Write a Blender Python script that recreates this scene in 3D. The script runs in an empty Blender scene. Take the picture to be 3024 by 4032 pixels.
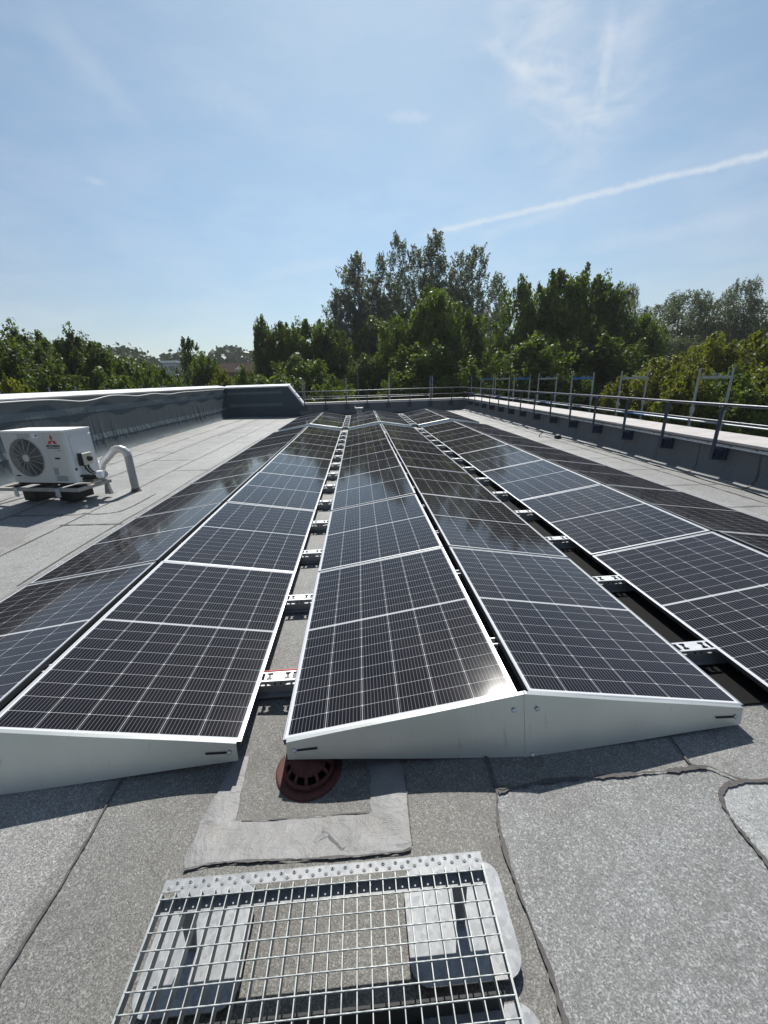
import bpy, bmesh, math, random
import numpy as np
from mathutils import Vector, Matrix
from mathutils.geometry import tessellate_polygon

scene = bpy.context.scene
R = math.radians
rng = np.random.default_rng(7)
random.seed(7)

# ------------------------------------------------------------------ camera
cam_data = bpy.data.cameras.new("camera")
cam_data.sensor_fit = 'HORIZONTAL'
cam_data.sensor_width = 36.0
cam_data.lens = 36.0 * 1549.2 / 3024.0
cam_data.clip_start = 0.02
cam_data.clip_end = 5000
cam = bpy.data.objects.new("camera", cam_data)
scene.collection.objects.link(cam)
scene.camera = cam
_r = Vector((0.9975861, -0.0626651, -0.02991746))
_u = Vector((0.04832563, 0.31712358, 0.94715219))
_f = Vector((0.04986585, 0.94631164, -0.3193864))
CAMP = Vector((0.538, -1.4526, 1.6517))
mw = Matrix(((_r.x, _u.x, -_f.x, CAMP.x), (_r.y, _u.y, -_f.y, CAMP.y), (_r.z, _u.z, -_f.z, CAMP.z), (0, 0, 0, 1)))
cam.matrix_world = mw

# ------------------------------------------------------------------ light
SUN = Vector((0.07, 0.87, 1.0)).normalized()
sun_el = math.asin(SUN.z)
sun_az = math.atan2(SUN.x, SUN.y)
sd = bpy.data.lights.new("sun", 'SUN')
sd.energy = 5.0
sd.angle = R(0.53)
sd.color = (1.0, 0.965, 0.91)
so = bpy.data.objects.new("sun", sd)
so.rotation_euler = (-SUN).to_track_quat('-Z', 'Y').to_euler()
so.location = (0, 0, 30)
scene.collection.objects.link(so)

scene.view_settings.view_transform = 'Standard'
scene.view_settings.look = 'None'
scene.view_settings.exposure = 0.28
scene.view_settings.gamma = 1.0

def pix_dir(u, v):
    """direction through a pixel of the 1659x2212 view of the photograph"""
    D = 3024 / 1659
    d = _r * ((u * D - 1512) / 1549.2) + _u * (-(v * D - 2016) / 1549.2) + _f
    return d.normalized()

# ---- node helpers
def N(nt, t, **kw):
    n = nt.nodes.new(t)
    for k, v in kw.items():
        setattr(n, k, v)
    return n
def setin(nt, sock, v):
    if isinstance(v, bpy.types.NodeSocket):
        nt.links.new(v, sock)
    else:
        sock.default_value = v
def MATH(nt, op, a, b=None, c=None, clamp=False):
    n = N(nt, 'ShaderNodeMath', operation=op)
    n.use_clamp = clamp
    setin(nt, n.inputs[0], a)
    if b is not None: setin(nt, n.inputs[1], b)
    if c is not None: setin(nt, n.inputs[2], c)
    return n.outputs[0]
def MIX(nt, f, a, b, blend='MIX'):
    n = N(nt, 'ShaderNodeMix', data_type='RGBA', blend_type=blend)
    setin(nt, n.inputs[0], f)
    for s, v in ((n.inputs[6], a), (n.inputs[7], b)):
        if isinstance(v, (tuple, list)) and len(v) == 3: v = (*v, 1)
        setin(nt, s, v)
    return n.outputs[2]
def RAMP(nt, f, stops, interp='LINEAR'):
    n = N(nt, 'ShaderNodeValToRGB')
    n.color_ramp.interpolation = interp
    el = n.color_ramp.elements
    while len(el) < len(stops): el.new(0.5)
    for e, (p, c) in zip(el, stops):
        e.position = p
        e.color = (c, c, c, 1) if not isinstance(c, (tuple, list)) else ((*c, 1) if len(c) == 3 else c)
    setin(nt, n.inputs[0], f)
    return n.outputs[0]
def NOISE(nt, vec, scale, detail=2.0, rough=0.5, dist=0.0):
    n = N(nt, 'ShaderNodeTexNoise')
    if vec is not None: nt.links.new(vec, n.inputs['Vector'])
    n.inputs['Scale'].default_value = scale
    n.inputs['Detail'].default_value = detail
    n.inputs['Roughness'].default_value = rough
    n.inputs['Distortion'].default_value = dist
    return n.outputs[0]
def SSTEP(nt, x, a, b, lo=0.0, hi=1.0):
    n = N(nt, 'ShaderNodeMapRange', interpolation_type='SMOOTHSTEP')
    setin(nt, n.inputs[0], x)
    n.inputs[1].default_value = a; n.inputs[2].default_value = b
    n.inputs[3].default_value = lo; n.inputs[4].default_value = hi
    return n.outputs[0]
def VDOT(nt, v, c):
    n = N(nt, 'ShaderNodeVectorMath', operation='DOT_PRODUCT')
    nt.links.new(v, n.inputs[0]); n.inputs[1].default_value = c
    return n.outputs['Value']
def MAPV(nt, v, scale=(1, 1, 1), rot=(0, 0, 0), loc=(0, 0, 0)):
    n = N(nt, 'ShaderNodeMapping')
    nt.links.new(v, n.inputs[0])
    n.inputs['Location'].default_value = loc
    n.inputs['Rotation'].default_value = rot
    n.inputs['Scale'].default_value = scale
    return n.outputs[0]

# ------------------------------------------------------------------ world / sky
world = bpy.data.worlds.new("World")
scene.world = world
world.use_nodes = True
nt = world.node_tree
nt.nodes.clear()
out = N(nt, 'ShaderNodeOutputWorld')
bg = N(nt, 'ShaderNodeBackground')
sky = N(nt, 'ShaderNodeTexSky', sky_type='NISHITA')
sky.sun_disc = False
sky.sun_elevation = sun_el
sky.sun_rotation = sun_az
sky.altitude = 60
sky.air_density = 1.0
sky.dust_density = 0.35
sky.ozone_density = 0.8
tc = N(nt, 'ShaderNodeTexCoord')
dirv = tc.outputs['Generated']
SKY_GAIN = 1.0
hsv = N(nt, 'ShaderNodeHueSaturation')
hsv.inputs['Saturation'].default_value = 0.90
hsv.inputs['Value'].default_value = SKY_GAIN
nt.links.new(MIX(nt, 1.0, sky.outputs[0], (0.985, 1.035, 1.05), 'MULTIPLY'), hsv.inputs['Color'])
skycol = hsv.outputs[0]
def great_circle_mask(p0, p1, width, soft, s0, s1, fade):
    """soft streak of cirrus between two directions"""
    a, b = pix_dir(*p0), pix_dir(*p1)
    n = a.cross(b).normalized()
    t = n.cross(a).normalized()          # along the streak, 0 at a
    end = math.atan2(b.dot(t), b.dot(a))
    wob = MATH(nt, 'MULTIPLY', MATH(nt, 'SUBTRACT', NOISE(nt, dirv, 9.0, 3.0), 0.5), soft)
    fine = MATH(nt, 'MULTIPLY', MATH(nt, 'SUBTRACT', NOISE(nt, dirv, 55.0, 5.0, 0.7), 0.5), soft * 1.1)
    d = MATH(nt, 'ABSOLUTE', MATH(nt, 'ADD', MATH(nt, 'ADD', VDOT(nt, dirv, n), wob), fine))
    m = SSTEP(nt, d, width, 0.0)
    ang = MATH(nt, 'ARCTAN2', VDOT(nt, dirv, t), VDOT(nt, dirv, a))
    m = MATH(nt, 'MULTIPLY', m, SSTEP(nt, ang, s0 * end, s0 * end + fade))
    m = MATH(nt, 'MULTIPLY', m, SSTEP(nt, ang, s1 * end + fade, s1 * end))
    return m
def blob_mask(p, rx, thresh=0.0):
    c = pix_dir(*p)
    d = VDOT(nt, dirv, c)
    return SSTEP(nt, d, math.cos(rx), 1.0)
streak_noise = NOISE(nt, MAPV(nt, dirv, (3, 3, 9), (0.3, 0.5, 0.6)), 2.2, 6.0, 0.62, 0.4)
cirrus_noise = NOISE(nt, MAPV(nt, dirv, (2, 5, 6), (0.2, 0.9, 0.4)), 2.6, 7.0, 0.6, 0.9)
cloud = MATH(nt, 'MULTIPLY', great_circle_mask((890, 514), (1659, 331), 0.0082, 0.010, -0.02, 2.0, 0.10), 0.46)
cloud = MATH(nt, 'MULTIPLY', cloud, SSTEP(nt, NOISE(nt, dirv, 14.0, 4.0, 0.65), 0.22, 0.58, 0.35, 1.0))
veil = MATH(nt, 'MULTIPLY', great_circle_mask((880, 500), (1659, 320), 0.05, 0.03, -0.02, 2.0, 0.3), 0.10)
cloud = MATH(nt, 'ADD', cloud, veil)
def add(c, m, k, nz=None, lo=0.42, hi=0.75):
    v = MATH(nt, 'MULTIPLY', m, k)
    if nz is not None: v = MATH(nt, 'MULTIPLY', v, SSTEP(nt, nz, lo, hi))
    return MATH(nt, 'ADD', c, v)
cloud = add(cloud, great_circle_mask((1030, 85), (1120, 158), 0.014, 0.02, -0.2, 1.0, 0.05), 0.22)
cloud = add(cloud, great_circle_mask((1100, 155), (1210, 160), 0.012, 0.02, -0.1, 1.0, 0.05), 0.22)
cloud = add(cloud, great_circle_mask((1140, 165), (1285, 268), 0.03, 0.04, 0.0, 1.0, 0.05), 0.22, cirrus_noise, 0.25, 0.65)
cloud = add(cloud, great_circle_mask((1290, 275), (1312, 110), 0.014, 0.02, 0.0, 1.1, 0.05), 0.20)
cloud = add(cloud, blob_mask((1250, 200), 0.14), 0.30, cirrus_noise, 0.33, 0.7)
cloud = add(cloud, blob_mask((1310, 90), 0.20), 0.14, streak_noise)
cloud = add(cloud, great_circle_mask((1290, 270), (1400, 0), 0.04, 0.03, -0.1, 2.0, 0.1), 0.10)
cloud = add(cloud, great_circle_mask((835, 248), (900, 256), 0.012, 0.02, -0.2, 1.1, 0.03), 0.22)
cloud = add(cloud, great_circle_mask((178, 380), (206, 388), 0.008, 0.012, -0.2, 1.1, 0.02), 0.2)
cloud = add(cloud, blob_mask((1140, 25), 0.07), 0.22, streak_noise, 0.35, 0.7)
cloud = add(cloud, great_circle_mask((80, 20), (210, 170), 0.03, 0.03, -0.5, 1.1, 0.1), 0.12)
cloud = add(cloud, great_circle_mask((360, 120), (500, 220), 0.045, 0.05, -0.3, 1.1, 0.1), 0.13, cirrus_noise, 0.3, 0.7)
cloud = add(cloud, great_circle_mask((1020, 520), (1180, 465), 0.016, 0.012, -0.1, 1.1, 0.06), 0.16)
cloud = add(cloud, great_circle_mask((1220, 550), (1659, 450), 0.022, 0.02, 0.0, 2.0, 0.12), 0.14)
cloud = add(cloud, great_circle_mask((520, 605), (680, 575), 0.018, 0.016, -0.1, 1.1, 0.1), 0.13)
cloud = add(cloud, great_circle_mask((880, 360), (1010, 280), 0.06, 0.03, -0.3, 1.2, 0.15), 0.09)
# thin high veil everywhere, denser to the horizon
sepz = N(nt, 'ShaderNodeSeparateXYZ'); nt.links.new(dirv, sepz.inputs[0])
hz = SSTEP(nt, sepz.outputs[2], 0.5, 0.0)
cloud = MATH(nt, 'ADD', cloud, MATH(nt, 'MULTIPLY', MATH(nt, 'MULTIPLY', SSTEP(nt, streak_noise, 0.30, 0.75), 0.30), MATH(nt, 'ADD', MATH(nt, 'MULTIPLY', hz, 0.3), 0.35)))
cloud = MATH(nt, 'MINIMUM', cloud, 0.8)
WHITE = (8.6, 9.0, 9.4, 1)
low = SSTEP(nt, sepz.outputs[2], 0.34, 0.0)
skycol = MIX(nt, low, skycol, MIX(nt, 1.0, skycol, (0.84, 0.82, 0.82), 'MULTIPLY'))
cloud = MATH(nt, 'ADD', cloud, MATH(nt, 'MULTIPLY', SSTEP(nt, VDOT(nt, dirv, SUN), 0.72, 1.0), 0.10))
near_sun = SSTEP(nt, VDOT(nt, dirv, SUN), 0.55, 0.97)
skycol = MIX(nt, near_sun, skycol, MIX(nt, 1.0, skycol, (0.99, 1.15, 1.14), 'MULTIPLY'))
final = MIX(nt, cloud, skycol, WHITE)
nt.links.new(final, bg.inputs[0])
bg.inputs[1].default_value = 0.077
nt.links.new(bg.outputs[0], out.inputs[0])

# ------------------------------------------------------------------ materials
def mat(name):
    m = bpy.data.materials.new(name)
    m.use_nodes = True
    nt = m.node_tree
    b = nt.nodes['Principled BSDF']
    return m, nt, b
def simple(name, col, rough=0.5, metal=0.0, noise=None, spec=None, bump=None):
    """plain surface with a little uneven dirt; noise = (scale, amount)"""
    m, nt, b = mat(name)
    b.inputs['Roughness'].default_value = rough
    b.inputs['Metallic'].default_value = metal
    if spec is not None: b.inputs['Specular IOR Level'].default_value = spec
    t = N(nt, 'ShaderNodeTexCoord')
    if noise:
        s, a = noise
        f = NOISE(nt, t.outputs['Object'], s, 4.0, 0.6)
        dark = tuple(c * (1 - a) for c in col); light = tuple(min(1, c * (1 + a)) for c in col)
        c = RAMP(nt, f, [(0.3, dark), (0.7, light)])
        nt.links.new(c, b.inputs['Base Color'])
        r = RAMP(nt, f, [(0.3, max(0, rough - .06)), (0.7, min(1, rough + .08))])
        nt.links.new(r, b.inputs['Roughness'])
    else:
        b.inputs['Base Color'].default_value = (*col, 1)
    if bump:
        bn = N(nt, 'ShaderNodeBump'); bn.inputs['Strength'].default_value = bump[1]
        bn.inputs['Distance'].default_value = bump[2] if len(bump) > 2 else 0.01
        nt.links.new(NOISE(nt, t.outputs['Object'], bump[0], 4.0), bn.inputs['Height'])
        nt.links.new(bn.outputs[0], b.inputs['Normal'])
    return m

def membrane(name, lo, hi, stain, tone=1.0, gscale=210.0, sparkle=0.42, lanes=True, dirt=False):
    """mineral granule bitumen roofing"""
    m, nt, b = mat(name)
    t = N(nt, 'ShaderNodeTexCoord'); o = t.outputs['Object']
    g1 = NOISE(nt, o, gscale, 2.0, 0.7)
    vor = N(nt, 'ShaderNodeTexVoronoi'); vor.inputs['Scale'].default_value = gscale * 0.8
    nt.links.new(o, vor.inputs['Vector'])
    vs = N(nt, 'ShaderNodeSeparateColor'); nt.links.new(vor.outputs['Color'], vs.inputs[0])
    c = RAMP(nt, g1, [(0.30, tuple(x * .72 for x in lo)), (0.48, lo), (0.68, hi)])
    c = MIX(nt, MATH(nt, 'MULTIPLY', RAMP(nt, vs.outputs[0], [(0.80, 0.0), (0.95, 1.0)]), sparkle), c, (0.62, 0.62, 0.60))
    c = MIX(nt, MATH(nt, 'MULTIPLY', RAMP(nt, vs.outputs[1], [(0.82, 0.0), (0.97, 1.0)]), 0.42), c, (0.035, 0.035, 0.036))
    # weathering blotches
    s1 = NOISE(nt, o, 0.55, 5.0, 0.6); s2 = NOISE(nt, o, 3.2, 5.0, 0.65)
    c = MIX(nt, MATH(nt, 'MULTIPLY', RAMP(nt, s1, [(0.45, 0.0), (0.66, 1.0)]), 0.60), c, stain, 'MULTIPLY')
    c = MIX(nt, MATH(nt, 'MULTIPLY', RAMP(nt, s2, [(0.5, 0.0), (0.72, 1.0)]), 0.50), c, stain, 'MULTIPLY')
    s3 = NOISE(nt, o, 22.0, 3.0, 0.6)
    c = MIX(nt, MATH(nt, 'MULTIPLY', RAMP(nt, s3, [(0.66, 0.0), (0.74, 1.0)]), 0.30), c, (0.10, 0.10, 0.10))
    s5 = NOISE(nt, o, 1.6, 6.0, 0.7, 1.2)     # tide marks of old puddles
    ring = MATH(nt, 'MULTIPLY', SSTEP(nt, MATH(nt, 'ABSOLUTE', MATH(nt, 'SUBTRACT', s5, 0.56)), 0.030, 0.0), 0.36)
    c = MIX(nt, ring, c, (0.11, 0.105, 0.10))
    if lanes:
        sp = N(nt, 'ShaderNodeSeparateXYZ'); nt.links.new(o, sp.inputs[0])
        ln = MATH(nt, 'FLOOR', MATH(nt, 'DIVIDE', MATH(nt, 'ADD', sp.outputs[0], 20.0 + 0.50), 0.99))
        w = N(nt, 'ShaderNodeTexWhiteNoise', noise_dimensions='1D'); nt.links.new(ln, w.inputs['W'])
        s4 = NOISE(nt, MAPV(nt, o, (1.0, .35, 1)), 0.9, 2.0, 0.5)
        k = MATH(nt, 'ADD', MATH(nt, 'MULTIPLY_ADD', w.outputs[0], 0.26, 0.74), MATH(nt, 'MULTIPLY', s4, 0.22))
        mul = N(nt, 'ShaderNodeVectorMath', operation='SCALE')
        nt.links.new(c, mul.inputs[0]); nt.links.new(k, mul.inputs['Scale']); c = mul.outputs[0]
    if dirt:      # washed-in dirt around the drain
        dv = N(nt, 'ShaderNodeVectorMath', operation='DISTANCE'); nt.links.new(o, dv.inputs[0]); dv.inputs[1].default_value = (0.5, -0.3, -0.1)
        dm = SSTEP(nt, MATH(nt, 'ADD', dv.outputs['Value'], MATH(nt, 'MULTIPLY', s2, 0.9)), 2.6, 0.5)
        c = MIX(nt, MATH(nt, 'MULTIPLY', dm, 0.72), c, (0.54, 0.50, 0.435), 'MULTIPLY')
    if tone != 1.0:
        mul = N(nt, 'ShaderNodeVectorMath', operation='SCALE')
        nt.links.new(c, mul.inputs[0]); mul.inputs['Scale'].default_value = tone; c = mul.outputs[0]
    nt.links.new(c, b.inputs['Base Color'])
    b.inputs['Roughness'].default_value = 0.62
    b.inputs['Specular IOR Level'].default_value = 0.5
    bn = N(nt, 'ShaderNodeBump'); bn.inputs['Strength'].default_value = 0.55; bn.inputs['Distance'].default_value = 0.004
    h = MATH(nt, 'ADD', g1, MATH(nt, 'MULTIPLY', vs.outputs[0], 0.5))
    nt.links.new(h, bn.inputs['Height'])
    bn2 = N(nt, 'ShaderNodeBump'); bn2.inputs['Strength'].default_value = 0.25; bn2.inputs['Distance'].default_value = 0.03
    nt.links.new(s2, bn2.inputs['Height']); nt.links.new(bn.outputs[0], bn2.inputs['Normal'])
    nt.links.new(bn2.outputs[0], b.inputs['Normal'])
    return m

M_roof = membrane('roof_granules', (0.20, 0.203, 0.198), (0.42, 0.425, 0.415), (0.70, 0.68, 0.64), dirt=True)
M_roof_light = membrane('roof_granules_pale', (0.175, 0.18, 0.18), (0.365, 0.373, 0.365), (0.62, 0.60, 0.56), lanes=False)
M_bitumen = simple('bitumen_seam', (0.070, 0.064, 0.060), 0.7, 0, (60, 0.45))
M_lap = simple('bitumen_lap', (0.085, 0.083, 0.08), 0.8, 0, (40, 0.4))

def coat_mat():
    m, nt, b = mat('repair_coat')
    t = N(nt, 'ShaderNodeTexCoord'); o = t.outputs['Object']
    n1 = NOISE(nt, o, 7.0, 5.0, 0.65, 0.4); n2 = NOISE(nt, MAPV(nt, o, (2, 5, 1)), 3.0, 4.0, 0.6, 0.8); n3 = NOISE(nt, o, 120, 2.0)
    c = RAMP(nt, n1, [(0.3, (0.12, 0.12, 0.119)), (0.5, (0.16, 0.16, 0.158)), (0.72, (0.205, 0.204, 0.20))])
    c = MIX(nt, MATH(nt, 'MULTIPLY', RAMP(nt, n2, [(0.5, 0.0), (0.7, 1.0)]), 0.35), c, (0.20, 0.20, 0.215))
    c = MIX(nt, MATH(nt, 'MULTIPLY', RAMP(nt, n3, [(0.55, 0.0), (0.75, 1.0)]), 0.25), c, (0.14, 0.14, 0.14))
    n4 = NOISE(nt, o, 11.0, 6.0, 0.7); g = NOISE(nt, o, 210.0, 2.0, 0.7)
    c = MIX(nt, RAMP(nt, n4, [(0.50, 0.0), (0.64, 0.75)]), c, RAMP(nt, g, [(0.32, (0.09, 0.085, 0.075)), (0.66, (0.25, 0.24, 0.22))]))
    nt.links.new(c, b.inputs['Base Color'])
    b.inputs['Roughness'].default_value = 0.55
    bn = N(nt, 'ShaderNodeBump'); bn.inputs['Strength'].default_value = 0.5; bn.inputs['Distance'].default_value = 0.02
    nt.links.new(MATH(nt, 'ADD', n1, MATH(nt, 'MULTIPLY', n2, .5)), bn.inputs['Height']); nt.links.new(bn.outputs[0], b.inputs['Normal'])
    return m
M_coat = coat_mat()

def wall_mat(name, base, streak, amount):
    m, nt, b = mat(name)
    t = N(nt, 'ShaderNodeTexCoord'); o = t.outputs['Object']
    g = NOISE(nt, o, 90, 2.0, 0.6)
    c = RAMP(nt, g, [(0.3, tuple(x * .72 for x in base)), (0.7, tuple(x * 1.25 for x in base))])
    st = NOISE(nt, MAPV(nt, o, (3.0, 3.0, 0.45)), 2.2, 5.0, 0.62)
    c = MIX(nt, MATH(nt, 'MULTIPLY', RAMP(nt, st, [(0.5, 0.0), (0.72, 1.0)]), amount), c, streak)
    nt.links.new(c, b.inputs['Base Color'])
    b.inputs['Roughness'].default_value = 0.8
    b.inputs['Specular IOR Level'].default_value = 0.3
    bn = N(nt, 'ShaderNodeBump'); bn.inputs['Strength'].default_value = 0.4; bn.inputs['Distance'].default_value = 0.006
    nt.links.new(g, bn.inputs['Height']); nt.links.new(bn.outputs[0], b.inputs['Normal'])
    return m
M_wall = wall_mat('wall_membrane', (0.058, 0.078, 0.090), (0.085, 0.098, 0.100), 0.45)
M_wall_strip = wall_mat('wall_strip_slate', (0.105, 0.135, 0.152), (0.15, 0.175, 0.185), 0.5)
M_wall_r = wall_mat('wall_membrane_right', (0.12, 0.127, 0.132), (0.17, 0.165, 0.15), 0.3)

M_cap = simple('cap_concrete', (0.43, 0.405, 0.385), 0.75, 0, (3.0, 0.14))
M_cap_edge = simple('cap_edge', (0.17, 0.155, 0.14), 0.8, 0, (18.0, 0.35))
M_capmetal = simple('cap_white_metal', (0.78, 0.79, 0.79), 0.4, 0.0, (2.0, 0.05))
M_zinc = simple('galvanised_strip', (0.62, 0.64, 0.66), 0.45, 0.6, (25, 0.15))
M_railing = simple('railing_anthracite', (0.026, 0.038, 0.068), 0.38, 0.0, (30, 0.2), 0.5)
M_scaf = simple('scaffold_galvanised', (0.33, 0.34, 0.35), 0.5, 0.55, (14, 0.25))
M_scafblue = simple('scaffold_blue_paint', (0.05, 0.16, 0.42), 0.5, 0.0, (20, 0.3))
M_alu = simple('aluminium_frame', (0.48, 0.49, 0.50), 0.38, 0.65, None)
M_frame_side_shade = simple('aluminium_side_shade', (0.06, 0.06, 0.064), 0.5, 0.3, None)  # same aluminium coloured near black, shade put into the frame sides
M_rail = simple('mill_aluminium', (0.35, 0.355, 0.36), 0.5, 0.7, (30, 0.15))
M_bracket = simple('bracket_aluminium', (0.58, 0.59, 0.60), 0.42, 0.35, (30, 0.06))
M_dark = simple('dark_void', (0.012, 0.012, 0.013), 0.7)
M_red = simple('red_strip', (0.55, 0.03, 0.03), 0.5)
M_rubber = simple('black_rubber', (0.02, 0.02, 0.021), 0.65)

def deflector_mat():
    m, nt, b = mat('deflector_sheet')
    t = N(nt, 'ShaderNodeTexCoord'); o = t.outputs['Object']
    n1 = NOISE(nt, o, 2.2, 3.0, 0.5); n2 = NOISE(nt, MAPV(nt, o, (9, 1, 1.2), (0, 0.2, 0)), 6.0, 4.0, 0.65); n3 = NOISE(nt, MAPV(nt, o, (0.6, 1, 60)), 8.0, 2.0)
    c = RAMP(nt, n1, [(0.3, (0.55, 0.575, 0.545)), (0.7, (0.63, 0.655, 0.625))])
    c = MIX(nt, MATH(nt, 'MULTIPLY', RAMP(nt, n2, [(0.62, 0.0), (0.74, 1.0)]), 0.5), c, (0.30, 0.305, 0.29))
    nt.links.new(c, b.inputs['Base Color'])
    b.inputs['Metallic'].default_value = 0.6
    r = MATH(nt, 'MULTIPLY_ADD', n1, 0.16, 0.30); nt.links.new(r, b.inputs['Roughness'])
    bn = N(nt, 'ShaderNodeBump'); bn.inputs['Strength'].default_value = 0.05; bn.inputs['Distance'].default_value = 0.004
    nt.links.new(n3, bn.inputs['Height']); nt.links.new(bn.outputs[0], b.inputs['Normal'])
    return m
M_defl = deflector_mat()

PW, PL = 1.134, 1.722
def panel_mat():
    m, nt, b = mat('solar_cells')
    t = N(nt, 'ShaderNodeTexCoord'); o = t.outputs['Object']
    s = N(nt, 'ShaderNodeSeparateXYZ'); nt.links.new(o, s.inputs[0])
    x, y = s.outputs[0], s.outputs[1]
    mx = (PW - 6 * 0.182) / 2
    cx = MATH(nt, 'DIVIDE', MATH(nt, 'SUBTRACT', x, mx), 0.182)              # column coordinate
    fx = MATH(nt, 'FRACT', cx)
    dx = MATH(nt, 'MULTIPLY', MATH(nt, 'MINIMUM', fx, MATH(nt, 'SUBTRACT', 1.0, fx)), 0.182)
    colgap = SSTEP(nt, dx, 0.0018, 0.0008)
    yc = MATH(nt, 'ABSOLUTE', MATH(nt, 'SUBTRACT', y, PL / 2))               # from the middle of the module
    mid = SSTEP(nt, yc, 0.0080, 0.0070)
    cy = MATH(nt, 'DIVIDE', MATH(nt, 'SUBTRACT', yc, 0.009), 0.0922)
    fy = MATH(nt, 'FRACT', cy)
    dy = MATH(nt, 'MULTIPLY', MATH(nt, 'MINIMUM', fy, MATH(nt, 'SUBTRACT', 1.0, fy)), 0.0922)
    rowgap = SSTEP(nt, dy, 0.0012, 0.0005)
    # chamfer diamonds where four cells meet
    dia = SSTEP(nt, MATH(nt, 'ADD', dx, dy), 0.0075, 0.0055)
    fb = MATH(nt, 'FRACT', MATH(nt, 'ADD', MATH(nt, 'MULTIPLY', fx, 10.0), 0.0))
    db = MATH(nt, 'MULTIPLY', MATH(nt, 'ABSOLUTE', MATH(nt, 'SUBTRACT', fb, 0.5)), 0.0182)
    bus = SSTEP(nt, db, 0.0018, 0.0003)
    ox = MATH(nt, 'ABSOLUTE', MATH(nt, 'SUBTRACT', x, PW / 2))
    border = MATH(nt, 'MAXIMUM', SSTEP(nt, ox, 0.5462, 0.5470), SSTEP(nt, yc, 0.8392, 0.8400))
    gaps = MATH(nt, 'MAXIMUM', MATH(nt, 'MAXIMUM', colgap, rowgap), MATH(nt, 'MAXIMUM', dia, mid))
    oi = N(nt, 'ShaderNodeObjectInfo')
    rnd = oi.outputs['Random']
    cellid = N(nt, 'ShaderNodeCombineXYZ')
    nt.links.new(MATH(nt, 'FLOOR', cx), cellid.inputs[0]); nt.links.new(MATH(nt, 'FLOOR', MATH(nt, 'DIVIDE', y, 0.0922)), cellid.inputs[1]); nt.links.new(rnd, cellid.inputs[2])
    wn = N(nt, 'ShaderNodeTexWhiteNoise', noise_dimensions='3D'); nt.links.new(cellid.outputs[0], wn.inputs[0])
    cell = MIX(nt, wn.outputs[0], (0.0045, 0.0036, 0.0052), (0.0085, 0.0062, 0.0085))
    col = MIX(nt, MATH(nt, 'MULTIPLY', bus, 0.85), cell, (0.165, 0.167, 0.178))
    col = MIX(nt, gaps, col, (0.44, 0.45, 0.46))
    col = MIX(nt, border, col, (0.60, 0.61, 0.63))
    # dust film
    d1 = NOISE(nt, o, 3.0, 5.0, 0.65); d2 = NOISE(nt, o, 140.0, 2.0)
    dust = MATH(nt, 'ADD', MATH(nt, 'MULTIPLY', RAMP(nt, d1, [(0.4, 0.0), (0.8, 1.0)]), 0.010), MATH(nt, 'MULTIPLY', RAMP(nt, d2, [(0.74, 0.0), (0.80, 1.0)]), 0.08))
    col = MIX(nt, dust, col, (0.45, 0.43, 0.40))
    nt.links.new(col, b.inputs['Base Color'])
    b.inputs['IOR'].default_value = 1.33
    r = MATH(nt, 'MULTIPLY_ADD', d1, 0.07, 0.050)
    nt.links.new(r, b.inputs['Roughness'])
    return m
M_cells = panel_mat()

def grate_mat():
    m, nt, b = mat('grating_galvanised')
    t = N(nt, 'ShaderNodeTexCoord'); o = t.outputs['Object']
    vor = N(nt, 'ShaderNodeTexVoronoi'); vor.inputs['Scale'].default_value = 60; nt.links.new(o, vor.inputs['Vector'])
    vs = N(nt, 'ShaderNodeSeparateColor'); nt.links.new(vor.outputs['Color'], vs.inputs[0])
    c = RAMP(nt, vs.outputs[0], [(0.0, (0.31, 0.33, 0.325)), (1.0, (0.43, 0.455, 0.44))])
    n = NOISE(nt, o, 12, 4.0, 0.6)
    c = MIX(nt, MATH(nt, 'MULTIPLY', RAMP(nt, n, [(0.55, 0.0), (0.75, 1.0)]), 0.3), c, (0.30, 0.31, 0.30))
    nt.links.new(c, b.inputs['Base Color'])
    b.inputs['Metallic'].default_value = 0.2; b.inputs['Roughness'].default_value = 0.5
    return m
M_grate = grate_mat()
M_bar = simple('grating_bar_shade', (0.20, 0.215, 0.22), 0.5, 0.3, (20, .2))  # darker copy of the grating steel, shade coloured into bar sides and fins
def plate_mat():
    m, nt, b = mat('foot_plate_galvanised')
    t = N(nt, 'ShaderNodeTexCoord'); o = t.outputs['Object']
    vor = N(nt, 'ShaderNodeTexVoronoi'); vor.inputs['Scale'].default_value = 75; nt.links.new(o, vor.inputs['Vector'])
    vs = N(nt, 'ShaderNodeSeparateColor'); nt.links.new(vor.outputs['Color'], vs.inputs[0])
    c = RAMP(nt, vs.outputs[0], [(0.0, (0.20, 0.213, 0.225)), (1.0, (0.30, 0.31, 0.315))])
    n = NOISE(nt, o, 5, 4.0, 0.6); n2 = NOISE(nt, o, 55, 2.0, 0.6)
    c = MIX(nt, MATH(nt, 'MULTIPLY', RAMP(nt, n, [(0.5, 0.0), (0.75, 1.0)]), 0.4), c, (0.37, 0.345, 0.31))
    c = MIX(nt, MATH(nt, 'MULTIPLY', RAMP(nt, n2, [(0.68, 0.0), (0.74, 1.0)]), 0.6), c, (0.16, 0.15, 0.14))
    nt.links.new(c, b.inputs['Base Color'])
    b.inputs['Metallic'].default_value = 0.15; b.inputs['Roughness'].default_value = 0.55
    return m
M_plate = plate_mat()

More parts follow.
